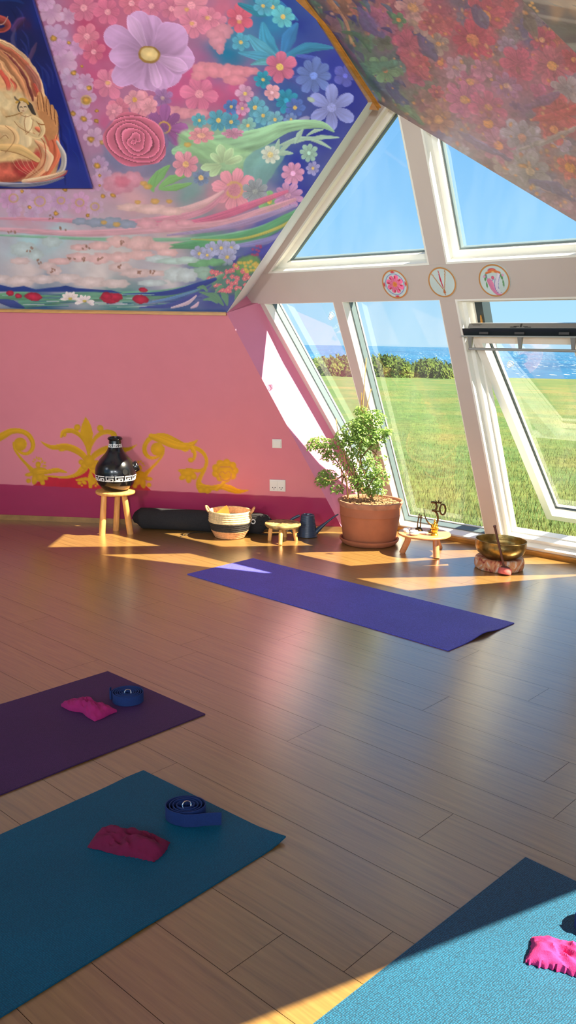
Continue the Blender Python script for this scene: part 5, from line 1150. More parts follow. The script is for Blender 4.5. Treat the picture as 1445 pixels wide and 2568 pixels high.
# thin leaves that let some light through
m = bpy.data.materials.new('thin_leaf'); m.use_nodes = True; nt = m.node_tree; N = nt.nodes; b = N['Principled BSDF']; b.inputs['Roughness'].default_value = .45
tc = N.new('ShaderNodeTexCoord'); nz = N.new('ShaderNodeTexNoise'); nz.inputs['Scale'].default_value = 22; cr = N.new('ShaderNodeValToRGB')
cr.color_ramp.elements[0].position = .3; cr.color_ramp.elements[0].color = (*lin((92, 130, 54)), 1); cr.color_ramp.elements[1].position = .7; cr.color_ramp.elements[1].color = (*lin((160, 190, 100)), 1)
nt.links.new(tc.outputs['Object'], nz.inputs['Vector']); nt.links.new(nz.outputs['Fac'], cr.inputs[0]); nt.links.new(cr.outputs[0], b.inputs['Base Color'])
tl = N.new('ShaderNodeBsdfTranslucent'); nt.links.new(cr.outputs[0], tl.inputs['Color']); mx = N.new('ShaderNodeMixShader'); mx.inputs[0].default_value = .38
nt.links.new(b.outputs[0], mx.inputs[1]); nt.links.new(tl.outputs[0], mx.inputs[2]); nt.links.new(mx.outputs[0], N['Material Output'].inputs[0])
tag(link_mesh('foliage', me, m, sh), kind='stuff')

# small round table and what stands on it
t0_ = G(1062, 1388); S = scale_at(t0_); tz = V(1066, 1336, t0_).z
tb = thing('side_table', 'small round beech table under the brass figures, left of the singing bowl', 'table', t0_)
bm = NB(); r_ = 65.5 / S; lathe(bm, [(0, tz - .014), (r_ * .97, tz - .014), (r_, tz - .010), (r_, tz - .003), (r_ * .985, tz), (0, tz)], 64); obj('tabletop', bm, MT['tablewood'], tb, smooth=True)
for (x, y), (tx, ty) in (((1008.5, 1386), (-.10, -.02)), ((1095, 1401), (.065, -.085)), ((1103, 1374), (.075, .09))):
    g = G(x, y) - t0_; bm = NB(); tube(bm, [(g.x, g.y, 0), (g.x * .3 + tx * .7, g.y * .3 + ty * .7, tz * .6), (g.x * .2 + tx * .8, g.y * .2 + ty * .8, tz - .012)], [.0205, .0215, .022], 18); obj('leg', bm, MT['tablewood'], tb, smooth=True)
def T(x, y): return V(x, y, t0_ + Vector((0, -.02, 0)))                 # point above the table, middle depth
tt = lambda x, dy: Vector((V(x, 1336, t0_).x, t0_.y + dy, tz + .0002))
def omp(x, y): return V(1000 + x / 9.633, 1240 + y / 9.633, t0_ + Vector((0, .02, 0)))
ob = tt(1085, .02); om = thing('om_sculpture', 'tall dark brass sacred-syllable sculpture with ring and long tail, behind the golden figurine', 'sculpture', ob)
k1 = [V(1000 + x / 9.633, 1240 + y / 9.633, ob) - ob for x, y in ((780,195),(840,185),(900,220),(920,290),(900,355),(860,390),(800,385))]
bm = NB(); tube(bm, catmull(k1, 6), [.0075] * 10 + [.0075] * 27, 12); obj('upper_curve', bm, MT['darkbrass'], om, smooth=True)
k2 = [V(1000 + x / 9.633, 1240 + y / 9.633, ob) - ob for x, y in ((870,395),(920,450),(945,530),(950,600),(930,680),(880,740),(800,730),(720,680),(660,590),(625,480),(605,335))]
P_ = catmull(k2, 6); bm = NB(); tube(bm, P_, [.0072 if i < len(P_) * .6 else .0072 * (1 - .85 * (i - len(P_) * .6) / (len(P_) * .4)) for i in range(len(P_))], 12); obj('long_tail', bm, MT['darkbrass'], om, smooth=True)
k3 = [V(1000 + (1065 + 70 * math.sin(a)) / 9.633, 1240 + (365 - 125 * math.cos(a)) / 9.633, ob) - ob for a in [2 * PI * k / 24 for k in range(25)]]
bm = NB(); tube(bm, k3, .0062, 12, caps=False); tube(bm, [V(1000 + x / 9.633, 1240 + y / 9.633, ob) - ob for x, y in ((900,400),(960,405),(1005,400))], .005, 10); obj('ring', bm, MT['darkbrass'], om, smooth=True)
k4 = [V(1000 + x / 9.633, 1240 + y / 9.633, ob) - ob for x, y in ((885,130),(910,180),(965,200),(1020,195),(1052,170))]
P_ = catmull(k4, 5); bm = NB(); tube(bm, P_, [.0015 + .0045 * math.sin(PI * i / (len(P_) - 1)) for i in range(len(P_))], 10); tube(bm, [V(1000 + x / 9.633, 1240 + y / 9.633, ob) - ob for x, y in ((960,140),(968,155),(962,172),(975,195))], [.002,.0055,.004,.003], 10); tube(bm, [V(1000 + x / 9.633, 1240 + y / 9.633, ob) - ob for x, y in ((1000,200),(1030,240))], .004, 8); obj('crescent', bm, MT['darkbrass'], om, smooth=True)
bm = NB(); lathe(bm, [(0, 0), (.034, 0), (.036, .006), (.030, .012), (.016, .016), (.010, .030), (.010, .05), (0, .052)], 32); obj('foot', bm, MT['darkbrass'], om, smooth=True)
# golden seated figurine
fb = tt(1085, -.075); fg = thing('brass_figurine', 'small bright golden seated figurine on a stepped base, at the front of the beech table', 'figurine', fb)
bm = NB(); lathe(bm, [(0, 0), (.024, 0), (.026, .006), (.020, .012), (.017, .022), (.022, .028), (.024, .036), (.016, .040), (0, .040)], 28); obj('pedestal', bm, MT['goldbrass'], fg, smooth=True)
bm = NB()
for c_, s in (((0, 0, .050), (.026, .018, .012)), ((0, 0, .066), (.015, .012, .020)), ((0, -.002, .091), (.010, .010, .011)), ((0, 0, .104), (.0055, .0055, .009)), ((-.017, -.006, .050), (.012, .010, .008)), ((.017, -.006, .050), (.012, .010, .008)), ((-.016, -.002, .068), (.005, .006, .014)), ((.016, -.002, .068), (.005, .006, .014)), ((-.007, -.014, .060), (.008, .005, .005)), ((.007, -.014, .060), (.008, .005, .005))):
    bmesh.ops.create_icosphere(bm, subdivisions=2, radius=1, matrix=Matrix.Translation(c_) @ Matrix.Diagonal((*s, 1)))
for v in bm.verts: v.co += Vector((1, 1, 1)) * .0012 * mnoise.noise(v.co * 160)
obj('body', bm, MT['goldbrass'], fg, smooth=True)
# slender bronze pair
pb = tt(1053, .05); pr2 = thing('bronze_pair', 'pair of slender dark bronze standing figures on a domed base, between crystals and tall sculpture', 'figurine', pb)
for x0, x1, ht in ((-.010, -.012, 459), (.010, .014, 482)):
    top = V(1000 + (500 if x0 < 0 else 548) / 9.633, 1240 + ht / 9.633, pb) - pb
    bm = NB(); tube(bm, [Vector((x0, 0, .02)), Vector((x0, 0, top.z * .45)), Vector((x0 + (top.x - x0) * .8, 0, top.z * .8)), Vector((top.x, 0, top.z * .88)), Vector((top.x, 0, top.z * .93)), Vector((top.x, 0, top.z))], [.006, .0038, .0052, .003, .0055, .001], 12)
    tube(bm, [Vector((top.x - .011, 0, top.z * .80)), Vector((top.x, -.002, top.z * .86)), Vector((top.x + .010, 0, top.z * .82))], .0025, 8); obj('figure', bm, MT['darkbrass'], pr2, smooth=True)
bm = NB(); lathe(bm, [(0, 0), (.030, 0), (.030, .005), (.022, .020), (.012, .028), (0, .030)], 28); obj('base', bm, MT['darkbrass'], pr2, smooth=True)
# crystals, shell dish, tray
for k, (x, dy, s, lab) in enumerate(((1018, .02, .016, 'clear rock crystal lying leftmost on the round beech table'), (1026, .055, .013, 'smaller clear crystal behind the shell dish on the beech table'), (1021, -.015, .011, 'tiny clear crystal just left of the shell dish'))):
    bm = NB(); bmesh.ops.create_icosphere(bm, subdivisions=2, radius=s)
    for v in bm.verts: v.co = Vector((v.co.x * 1.3, v.co.y, v.co.z * .9)) * (1 + .35 * mnoise.noise(v.co * 60 + Vector((k * 9, 0, 0))))
    mz = min(v.co.z for v in bm.verts)
    for v in bm.verts: v.co.z -= mz
    o = obj('crystal', bm, MT['crystal']); o.location = tt(x, dy); tag(o, lab, 'crystal', 'clear crystals on the beech table')
o = thing('shell_dish', 'small white pearly lidded dish at the front left of the beech table', 'dish', tt(1034, -.085))
bm = NB(); lathe(bm, [(0, 0), (.020, 0), (.032, .008), (.036, .016), (.034, .020), (.028, .022), (0, .020)], 36); obj('bowl', bm, MT['shell'], o, smooth=True)
bm = NB(); lathe(bm, [(.030, .021), (.030, .026), (.024, .033), (.010, .037), (0, .038)], 36)
for v in bm.verts: v.co.z += .002 * mnoise.noise(v.co * 90)
obj('lid', bm, MT['shell'], o, smooth=True)
bm = NB(); q = [(-.045, -.02), (.03, -.028), (.045, 0), (.02, .022), (-.04, .018)]
hexa(bm, [Vector((a, b, 0)) for a, b in q], [Vector((a * 1.1, b * 1.1, .009)) for a, b in q]); o = obj('silver_tray', bm, MT['shell'], bevel=.002); o.location = tt(1056, -.02); tag(o, 'flat pearly tray in the middle of the beech table', 'tray')
bm = NB(); box(bm, -.014, .014, -.006, .006, 0, .016); o = obj('white_card', bm, MT['plastic_white'], bevel=.001); o.location = tt(1041, .06); tag(o, 'small white block behind the shell dish on the beech table', 'block')

# singing bowl, ring cushion, mallet
c0 = G(1251.5, 1424); S = scale_at(c0); R_ = 61 / S; ch = V(1251, 1395, c0).z
bm = NB(); pr = []
for k in range(25):
    a = -PI / 2 + PI * k / 24; pr.append((R_ - .022 + .022 * max(0, math.cos(a)) ** .5, ch / 2 + ch / 2 * math.sin(a)))
pr = [(R_ * .45, .004)] + pr + [(R_ * .55, ch * .9), (R_ * .45, ch * .55)]
lathe(bm, pr, 72)
for v in bm.verts: v.co += Vector((v.co.x, v.co.y, 0)).normalized() * .003 * math.sin(math.atan2(v.co.y, v.co.x) * 9) * .3
def brocade():
    m = mat('brocade', (206, 150, 110), .75); nt = m.node_tree; N = nt.nodes; b = N['Principled BSDF']
    tc = N.new('ShaderNodeTexCoord'); wv = N.new('ShaderNodeTexVoronoi'); wv.inputs['Scale'].default_value = 17; wv.feature = 'SMOOTH_F1'
    ds = N.new('ShaderNodeTexNoise'); ds.inputs['Scale'].default_value = 9; ds.inputs['Distortion'].default_value = 2.5; cr = N.new('ShaderNodeValToRGB'); e = cr.color_ramp.elements
    nt.links.new(tc.outputs['Object'], ds.inputs['Vector']); nt.links.new(ds.outputs['Fac'], cr.inputs[0])
    e[0].position = .36; e[0].color = (*lin((150, 58, 42)), 1); e[1].position = .62; e[1].color = (*lin((222, 196, 180)), 1); x = e.new(.44); x.color = (*lin((206, 130, 90)), 1); x = e.new(.56); x.color = (*lin((212, 160, 112)), 1)
    nt.links.new(cr.outputs[0], b.inputs['Base Color']); return m
o = obj('ring_cushion', bm, brocade(), smooth=True); o.location = c0; tag(o, 'round red and cream brocade ring cushion under the singing bowl', 'cushion')
sb = thing('singing_bowl', 'hammered brass singing bowl resting on the brocade cushion', 'bowl', (c0.x, c0.y, ch * .68)); sb.rotation_euler = (0, math.radians(1.5), 0)
rt_ = V(1254, 1353, c0).z - ch * .68; R2 = 63.5 / S
bm = NB(); out_p = [(0, 0), (.05, .001), (.085, .010), (.115, .030), (R2 * .90, .055), (R2 * .975, .085), (R2 * .995, .11 if rt_ > .115 else rt_ * .85), (R2 * .985, rt_ - .004), (R2 * .995, rt_), (R2 * .975, rt_ + .001)]
inn_p = [(R2 * .965, rt_ - .004), (R2 * .97, rt_ * .75), (R2 * .95, .085), (R2 * .86, .057), (.11, .036), (.08, .017), (.04, .008), (0, .007)]
lathe(bm, out_p + inn_p, 96)
for v in bm.verts:
    v.co += v.co.normalized() * .0007 * mnoise.noise(v.co * 70)
obj('bowl', bm, MT['brass'], sb, smooth=True)
gh = G(1266, 1441); ml = thing('mallet', 'wooden mallet with a rose suede head leaning on the singing bowl', 'mallet', gh)
tip = V(1241, 1320, c0 + Vector((0, -R2 - .012, 0))) - gh; hd = Vector((0, .0, .024)); axm = (tip - hd).normalized()
bm = NB(); tube(bm, [hd + axm * .02, hd.lerp(tip, .3), hd.lerp(tip, .8), tip - axm * .008], [.0065, .0068, .0075, .008], 14); lathe(bm, [(0, -.006), (.009, -.006), (.0105, 0), (.009, .006), (0, .007)], 18, Matrix.Translation(tip) @ axm.to_track_quat('Z', 'Y').to_matrix().to_4x4()); obj('handle', bm, MT['mallet'], ml, smooth=True)
Mh = Matrix.Translation(hd) @ Vector((.15, .25, 1)).normalized().to_track_quat('Z', 'Y').to_matrix().to_4x4()
bm = NB(); lathe(bm, [(0, -.022), (.036, -.022), (.041, -.016), (.042, .0), (.040, .014), (.036, .018), (0, .018)], 32, Mh); obj('head', bm, MT['suede'], ml, smooth=True)
bm = NB(); lathe(bm, [(.030, .017), (.026, .026), (.012, .030), (0, .030)], 28, Mh); obj('collar', bm, MT['mallet'], ml, smooth=True)

# switch and double socket on the pink wall
def wall_frame(px, py):
    c_ = Vector(at(px, py, PW1)); n = -Vector(W1N) if W1N[1] > 0 else Vector(W1N); x_ = Vector(wd); z_ = x_.cross(n) * -1
    z_ = z_ if z_.z > 0 else -z_
    return Matrix.Translation(c_) @ Matrix([(x_.x, z_.x, n.x, 0), (x_.y, z_.y, n.y, 0), (x_.z, z_.z, n.z, 0), (0, 0, 0, 1)])
M = wall_frame(695, 1112); q = thing('light_switch', 'single white light switch on the pink wall above the double socket', 'switch', M.translation); M = Matrix.Translation(-M.translation) @ M
bm = NB(); box(bm, -.035, .035, -.034, .034, 0, .008, M); obj('plate', bm, MT['plastic_white'], q, bevel=.002)
bm = NB(); box(bm, -.026, .026, -.026, .026, .008, .012, M); obj('rocker', bm, MT['plastic_white'], q, bevel=.002)
M = wall_frame(696.5, 1217); q = thing('wall_socket', 'white double power socket low on the pink wall', 'socket', M.translation); M = Matrix.Translation(-M.translation) @ M
bm = NB(); box(bm, -.060, .060, -.046, .046, 0, .009, M); obj('plate', bm, MT['plastic_white'], q, bevel=.002)
for sx in (-.027, .027):
    bm = NB(); box(bm, sx - .025, sx + .025, -.038, .038, .009, .0125, M); f_ = obj('outlet', bm, MT['plastic_white'], q, bevel=.0015)
    bm = NB()
    for dx, dy in ((-.009, -.014), (.009, -.014), (0, -.026)): lathe(bm, [(.0035, .0125), (.0035, .0132), (0, .0132)], 14, M @ Matrix.Translation((sx + dx, dy, 0)))
    obj('pin_holes', bm, MT['socket_dark'], f_)

# ------------------------------------------------------------------ yoga mats
def yoga(name, label, c4, m, fz, nx=60, ny=24, t=.005):
    A, B, C_, D = [Vector(p) for p in c4]                   # A->B length, A->D width
    bm = NB(); uvl = bm.loops.layers.uv.new('UVMap'); g = []
    Lx, Ly = (B - A).length, (D - A).length
    for layer in (0, 1):
        g.append([[bm.verts.new(A.lerp(B, i / nx).lerp(D.lerp(C_, i / nx), j / ny) + Vector((0, 0, (t if layer else 0.0006) + fz(i / nx, j / ny)))) for j in range(ny + 1)] for i in range(nx + 1)])
    def f(vs, uvs):
        fc = bm.faces.new(vs)
        for l, w_ in zip(fc.loops, uvs): l[uvl].uv = w_
    for i in range(nx):
        for j in range(ny):
            uvs = [(i / nx * Lx, j / ny * Ly), ((i + 1) / nx * Lx, j / ny * Ly), ((i + 1) / nx * Lx, (j + 1) / ny * Ly), (i / nx * Lx, (j + 1) / ny * Ly)]
            f((g[1][i][j], g[1][i + 1][j], g[1][i + 1][j + 1], g[1][i][j + 1]), uvs); f((g[0][i][j], g[0][i][j + 1], g[0][i + 1][j + 1], g[0][i + 1][j]), [uvs[0], uvs[3], uvs[2], uvs[1]])
    for i in range(nx):
        for j in (0, ny): f((g[0][i][j], g[0][i + 1][j], g[1][i + 1][j], g[1][i][j]) if j == 0 else (g[0][i + 1][j], g[0][i][j], g[1][i][j], g[1][i + 1][j]), [(0, 0), (.01, 0), (.01, .005), (0, .005)])
    for j in range(ny):
        for i in (0, nx): f((g[0][i][j], g[1][i][j], g[1][i][j + 1], g[0][i][j + 1]), [(0, 0), (.01, 0), (.01, .005), (0, .005)])
    o = obj(name, bm, m, smooth=True); return tag(o, label, 'yoga mat', 'yoga mats laid out on the floor')
def dirv(a): return Vector((math.sin(math.radians(a)), math.cos(math.radians(a)), 0))
bmp = lambda x, c_, w_: math.exp(-((x - c_) / w_) ** 2)
Bq = [G(470, 1441), G(1125, 1633.5), G(1290, 1564), G(635, 1401.5)]
yoga('yoga_mat', 'violet blue yoga mat lying farthest away, below the potted shrub', Bq, yoga_mat('mat_blue', (94, 94, 206), 240, .35, kind='x'), lambda u, v: .016 * bmp(v, .52, .16) * max(0, (u - .955) / .045) ** 1.5 + .0025 * bmp(u * 1.9 + v * .2, 1.15, .10) * bmp(v, .5, .35))
P1, P2 = G(270, 1685.5), G(515, 1793); dv_ = dirv(223.0)
yoga('yoga_mat', 'dark purple yoga mat at the left, with a pink eye pillow and blue strap', [P1, P1 + dv_ * 1.83, P2 + dv_ * 1.83, P2], yoga_mat('mat_purple', (66, 34, 82), 190, .8), lambda u, v: .002 * bmp(u, .3, .05))
P1, P2 = G(360, 1935), G(717, 2110); dv_ = dirv(221.4)
TEALQ = [P1, P1 + dv_ * 1.83, P2 + dv_ * 1.83, P2]
yoga('yoga_mat', 'dark teal yoga mat in the lower left foreground with a curling corner', TEALQ, yoga_mat('mat_teal', (0, 88, 114), 190, .8, .22), lambda u, v: .012 * max(0, 1 - u / .05) ** 2 * max(0, (v - .80) / .2) ** 1.5 + .003 * bmp(u - .25 * v, .04, .03) + .004 * bmp(u, .42, .05) * bmp(v, .3, .5))
P1 = G(1318, 2153); P2 = P1 + dirv(135.2) * .61; dv_ = dirv(224.7)
yoga('yoga_mat', 'bright turquoise ribbed yoga mat in the lower right corner, half in sunlight', [P1, P1 + dv_ * 1.83, P2 + dv_ * 1.83, P2], yoga_mat('mat_turquoise', (11, 74, 100), 200, 1.0, .5, lo=.5, hi=1.8), lambda u, v: 0.0)

# eye pillows
def pillow(px, py, l, w, h, ang, m, label, seed, twist=0.0, pinch=.0, frill=0.0):
    c_ = G(px, py, .0062); bm = NB(); nx, ny = 44, 26; top, bot = [], []
    rr_ = random.Random(seed)
    def P(i, j, s):
        u = 2 * i / nx - 1; v = 2 * j / ny - 1
        hh = (max(0, 1 - abs(u) ** 3.2) ** .55) * (max(0, 1 - abs(v) ** 2.6) ** .55)
        wv = 1 - pinch * bmp(u, .05, .3)
        x = u * l / 2 * (1 + .03 * math.sin(v * 3 + seed)); y = v * w / 2 * wv * (1 + .05 * math.sin(u * 4 + seed))
        n_ = mnoise.noise(Vector((u * 2.2 + seed, v * 1.8, 0))); n2_ = abs(mnoise.noise(Vector((u * 3.5 + v * 2.5, v * 1.5 - u, seed * 3.3))))
        z = h * hh * (.8 + .35 * n_ - .45 * n2_) if s else 0
        if frill and abs(v) > .98: y += frill * mnoise.noise(Vector((u * 30, seed, 0))); 
        if frill and abs(u) > .98: x += frill * .6 * mnoise.noise(Vector((v * 24, seed, 5)))
        z += twist * (u * v) * .5 + abs(twist) * .5 if s else 0
        return Vector((x, y, max(0, z)))
    for s in (1, 0): (top if s else bot).extend([[bm.verts.new(P(i, j, s)) for j in range(ny + 1)] for i in range(nx + 1)])
    for i in range(nx):
        for j in range(ny):
            bm.faces.new((top[i][j], top[i + 1][j], top[i + 1][j + 1], top[i][j + 1])); bm.faces.new((bot[i][j], bot[i][j + 1], bot[i + 1][j + 1], bot[i + 1][j]))
    for i in range(nx):
        for j in (0, ny): bm.faces.new((bot[i][j], bot[i + 1][j], top[i + 1][j], top[i][j]))
    for j in range(ny):
        for i in (0, nx): bm.faces.new((bot[i][j], bot[i][j + 1], top[i][j + 1], top[i][j]))
    o = obj('eye_pillow', bm, m, smooth=True); o.location = c_; o.rotation_euler = (0, 0, math.radians(ang)); return tag(o, label, 'eye pillow', 'eye pillows on the mats')
pillow(222, 1779, .205, .105, .040, -38, MT['magenta'], 'crumpled magenta eye pillow on the dark purple mat', 3, .010, .30)
pillow(324, 2119, .215, .105, .048, -18, MT['cerise'], 'plump dark crimson eye pillow on the teal mat', 8, .0, .0, .008)
pillow(1432, 2412, .185, .095, .046, -24, MT['fuchsia'], 'sunlit bright pink eye pillow on the turquoise mat', 5, .006, .0, .012)
# rolled straps
def strap(px, py, r0_, turns, tail, label, squash=1.0, h=.038):
    c_ = G(px, py, .0062); o = thing('yoga_strap', label, 'strap', c_, group='rolled blue straps on the mats')
    P_ = []; n = int(turns * 40)
    for i in range(n + 1):
        a = 2 * PI * turns * i / n; r = r0_ * (.32 + .68 * i / n); P_.append((r * math.cos(a + tail[0]), r * squash * math.sin(a + tail[0])))
    for q in tail[1]: P_.append(q)
    bm = NB(); L = []
    for i, (x, y) in enumerate(P_):
        a, b = P_[max(i - 1, 0)], P_[min(i + 1, len(P_) - 1)]; d = Vector((b[0] - a[0], b[1] - a[1])).normalized(); nn = Vector((-d.y, d.x)) * .0014
        wob_ = .0012 * math.sin(i * .21)
        L.append([bm.verts.new((x + nn.x, y + nn.y, wob_ if wob_ > 0 else 0)), bm.verts.new((x - nn.x, y - nn.y, max(0, wob_))), bm.verts.new((x - nn.x, y - nn.y, h + wob_)), bm.verts.new((x + nn.x, y + nn.y, h + wob_))])
    for a, b in zip(L, L[1:]):
        for k in range(4): bm.faces.new((a[k], a[(k + 1) % 4], b[(k + 1) % 4], b[k]))
    bm.faces.new(L[0]); bm.faces.new(L[-1][::-1]); obj('webbing', bm, MT['strap'], o, smooth=False)
    for k, rx in enumerate((.3, -.4)):
        bm = NB(); M = Matrix.Translation((.002 * k, .001, h * .86)) @ Matrix.Rotation(math.radians(58 + 10 * k), 4, 'X') @ Matrix.Rotation(rx, 4, 'Z')
        R__ = [M @ Vector((.013 * math.cos(a), .013 * math.sin(a), 0)) for a in [2 * PI * i / 24 for i in range(25)]]; tube(bm, R__, .0015, 8, caps=False); obj('metal_ring', bm, MT['steel'], o, smooth=True)
    return o
strap(320, 1757, .066, 5.0, (math.radians(175), [(-.070, .006), (-.074, .020), (-.078, .036), (-.074, .046)]), 'rolled blue strap with its end turned up behind, on the purple mat', .92)
strap(468, 2047, .064, 4.0, (math.radians(255), [(.00, -.060), (.03, -.058), (.06, -.050), (.09, -.045), (.108, -.043)]), 'rolled blue strap with its end trailing right, on the teal mat', .86, .040)
strap(1512, 2332, .060, 4.0, (math.radians(200), [(-.062, -.01), (-.066, .01)]), 'rolled blue strap at the right edge, on the turquoise mat', .9, .040)

# ------------------------------------------------------------------ outdoors
def ramp_mat(name, stops, scale, rough=.9, detail=8, stretch=(1, 1, 1), bump=0, bs=4):
    m = bpy.data.materials.new(name); m.use_nodes = True; nt = m.node_tree; N = nt.nodes; b = N['Principled BSDF']; b.inputs['Roughness'].default_value = rough
    b.inputs['Specular IOR Level'].default_value = .2
    tc = N.new('ShaderNodeTexCoord'); mp = N.new('ShaderNodeMapping'); mp.inputs['Scale'].default_value = stretch; nz = N.new('ShaderNodeTexNoise'); nz.inputs['Scale'].default_value = scale; nz.inputs['Detail'].default_value = detail
    nt.links.new(tc.outputs['Object'], mp.inputs[0]); nt.links.new(mp.outputs[0], nz.inputs['Vector']); cr = N.new('ShaderNodeValToRGB'); nt.links.new(nz.outputs['Fac'], cr.inputs[0]); e = cr.color_ramp.elements
    e[0].position = stops[0][0]; e[0].color = (*lin(stops[0][1]), 1); e[1].position = stops[-1][0]; e[1].color = (*lin(stops[-1][1]), 1)
    for p, c_ in stops[1:-1]: x = e.new(p); x.color = (*lin(c_), 1)
    n2 = N.new('ShaderNodeTexNoise'); n2.inputs['Scale'].default_value = bs; n2.inputs['Detail'].default_value = 6; nt.links.new(tc.outputs['Object'], n2.inputs['Vector'])
    mr = N.new('ShaderNodeMapRange'); mr.inputs['To Min'].default_value = 1 - bump; mr.inputs['To Max'].default_value = 1 + bump; mr.inputs['From Min'].default_value = .3; mr.inputs['From Max'].default_value = .7
    nt.links.new(n2.outputs['Fac'], mr.inputs['Value']); sc = N.new('ShaderNodeVectorMath'); sc.operation = 'SCALE'; nt.links.new(cr.outputs[0], sc.inputs[0]); nt.links.new(mr.outputs[0], sc.inputs['Scale']); nt.links.new(sc.outputs['Vector'], b.inputs['Base Color'])
    return m
GZ = lambda y: -.50 - .0153 * max(y, 0)
bm = NB(); ys = [-40, -3, 0, 10, 25, 50, 80, 104]; xs = [-160, -60, -20, 0, 20, 60, 160]
g = [[bm.verts.new((x, y, GZ(y) + .10 * mnoise.noise(Vector((x * .05, y * .05, 0))) * (y > 20))) for x in xs] for y in ys]
for a, b in zip(g, g[1:]):
    for i in range(len(xs) - 1): bm.faces.new((a[i], a[i + 1], b[i + 1], b[i]))
struct('ground', bm, ramp_mat('meadow', [(.30, (92, 90, 46)), (.42, (80, 92, 43)), (.55, (62, 85, 38)), (.7, (72, 92, 44))], .30, bump=.30, bs=5))
V_, F_ = [], []
for k in range(64000):
    d = 5.5 + 50 * random.random() ** 2.6; t = random.uniform(.10, .40); y = d / math.sqrt(1 + t * t); x = y * t
    if (Vector((x, y, 0)) - Vector(WO0)).dot(Vector(WOUT)) < .5: continue
    z = GZ(y); h = random.uniform(.04, .10); a = random.uniform(0, PI); w = .0035; lx, ly = random.uniform(-.4, .4) * h, random.uniform(-.4, .4) * h
    i = len(V_); V_ += [(x - w * math.cos(a), y - w * math.sin(a), z), (x + w * math.cos(a), y + w * math.sin(a), z), (x + lx, y + ly, z + h)]; F_.append((i, i + 1, i + 2))
me = bpy.data.meshes.new('grass'); me.from_pydata(V_, [], F_)
tag(link_mesh('grass', me, ramp_mat('grass_blades', [(.3, (76, 88, 40)), (.5, (108, 110, 58)), (.7, (138, 136, 84))], 6)), 'pale green long grass just outside the open window', 'grass', kind='stuff')
# sea with white caps
m = bpy.data.materials.new('sea_water'); m.use_nodes = True; nt = m.node_tree; N = nt.nodes; b = N['Principled BSDF']; b.inputs['Roughness'].default_value = .5; b.inputs['Specular IOR Level'].default_value = .25
tc = N.new('ShaderNodeTexCoord'); mp = N.new('ShaderNodeMapping'); mp.inputs['Scale'].default_value = (.02, .0035, 1); nz = N.new('ShaderNodeTexNoise'); nz.inputs['Scale'].default_value = 1; nz.inputs['Detail'].default_value = 8
nt.links.new(tc.outputs['Object'], mp.inputs[0]); nt.links.new(mp.outputs[0], nz.inputs['Vector']); cr = N.new('ShaderNodeValToRGB'); e = cr.color_ramp.elements; nt.links.new(nz.outputs['Fac'], cr.inputs[0])
e[0].position = .3; e[0].color = (*lin((8, 60, 96)), 1); e[1].position = .7; e[1].color = (*lin((24, 90, 124)), 1)
mp2 = N.new('ShaderNodeMapping'); mp2.inputs['Scale'].default_value = (.5, .06, 1); v2 = N.new('ShaderNodeTexNoise'); v2.inputs['Scale'].default_value = 1; v2.inputs['Detail'].default_value = 2; nt.links.new(tc.outputs['Object'], mp2.inputs[0]); nt.links.new(mp2.outputs[0], v2.inputs['Vector'])
mr = N.new('ShaderNodeMapRange'); mr.inputs['From Min'].default_value = .66; mr.inputs['From Max'].default_value = .70; nt.links.new(v2.outputs['Fac'], mr.inputs['Value'])
mx = N.new('ShaderNodeMix'); mx.data_type = 'RGBA'; nt.links.new(mr.outputs[0], mx.inputs['Factor']); nt.links.new(cr.outputs[0], mx.inputs['A']); mx.inputs['B'].default_value = (.85, .9, .9, 1); nt.links.new(mx.outputs['Result'], b.inputs['Base Color'])
bm = NB(); face(bm, [(-9000, 104, -7), (9000, 104, -7), (14000, 16000, -7), (-14000, 16000, -7)]); struct('sea', bm, m)
# hedge of bushes on the far edge of the field
bush_m = ramp_mat('bush_leaves', [(.3, (42, 64, 24)), (.5, (72, 94, 35)), (.7, (106, 118, 50))], 1.6)
def make_bush(seed):
    rr_ = random.Random(seed); V_, F_ = [], []
    for k in range(1500):
        a = rr_.uniform(0, 2 * PI); e_ = math.asin(rr_.uniform(-.1, 1)); q = rr_.uniform(.55, 1) * (1 + .25 * mnoise.noise(Vector((math.cos(a) * 2 + seed, math.sin(a) * 2, e_ * 2))))
        c_ = Vector((math.cos(a) * math.cos(e_) * q, math.sin(a) * math.cos(e_) * q, math.sin(e_) * q)); s = rr_.uniform(.07, .13)
        d = Vector((rr_.uniform(-1, 1), rr_.uniform(-1, 1), rr_.uniform(-1, 1))).normalized(); f = d.orthogonal().normalized(); i = len(V_)
        V_ += [tuple(c_ - d * s), tuple(c_ + f * s * .6), tuple(c_ + d * s), tuple(c_ - f * s * .6)]; F_.append((i, i + 1, i + 2, i + 3))
    me = bpy.data.meshes.new('bush'); me.from_pydata(V_, [], F_); me.materials.append(bush_m); return me
BM_ = [make_bush(s) for s in range(4)]
bushes = [(762,906,14,'low rounded bush leftmost along the far field edge'),(782,900,16,'second bush from the left, seen through the narrow pane'),(806,896,18,'bush in the middle of the narrow left pane'),(832,894,18,'tall bush just left of the narrow post'),(860,893,18,'bush hidden half behind the narrow post'),
          (890,897,16,'bush right of the narrow post, behind the cane tips'),(915,896,16,'bush beside the tall cane at the field edge'),(938,893,17,'tallest bush near the left of the broad pane'),(962,892,17,'bright bush with a peaked top in the broad pane'),(985,893,17,'wide bush left of the gap in the hedge'),(1006,902,15,'sloping bush at the left of the sea gap'),
          (1026,912,11,'lowest bush in the hedge, at the sea gap'),(1048,908,12,'small bush just right of the sea gap'),(1066,900,15,'round bush in the right half of the broad pane'),(1086,900,16,'second bush from the right in the broad pane hedge'),(1106,908,14,'low bush near the main post'),(1126,913,12,'last low bush of the hedge against the main post')]
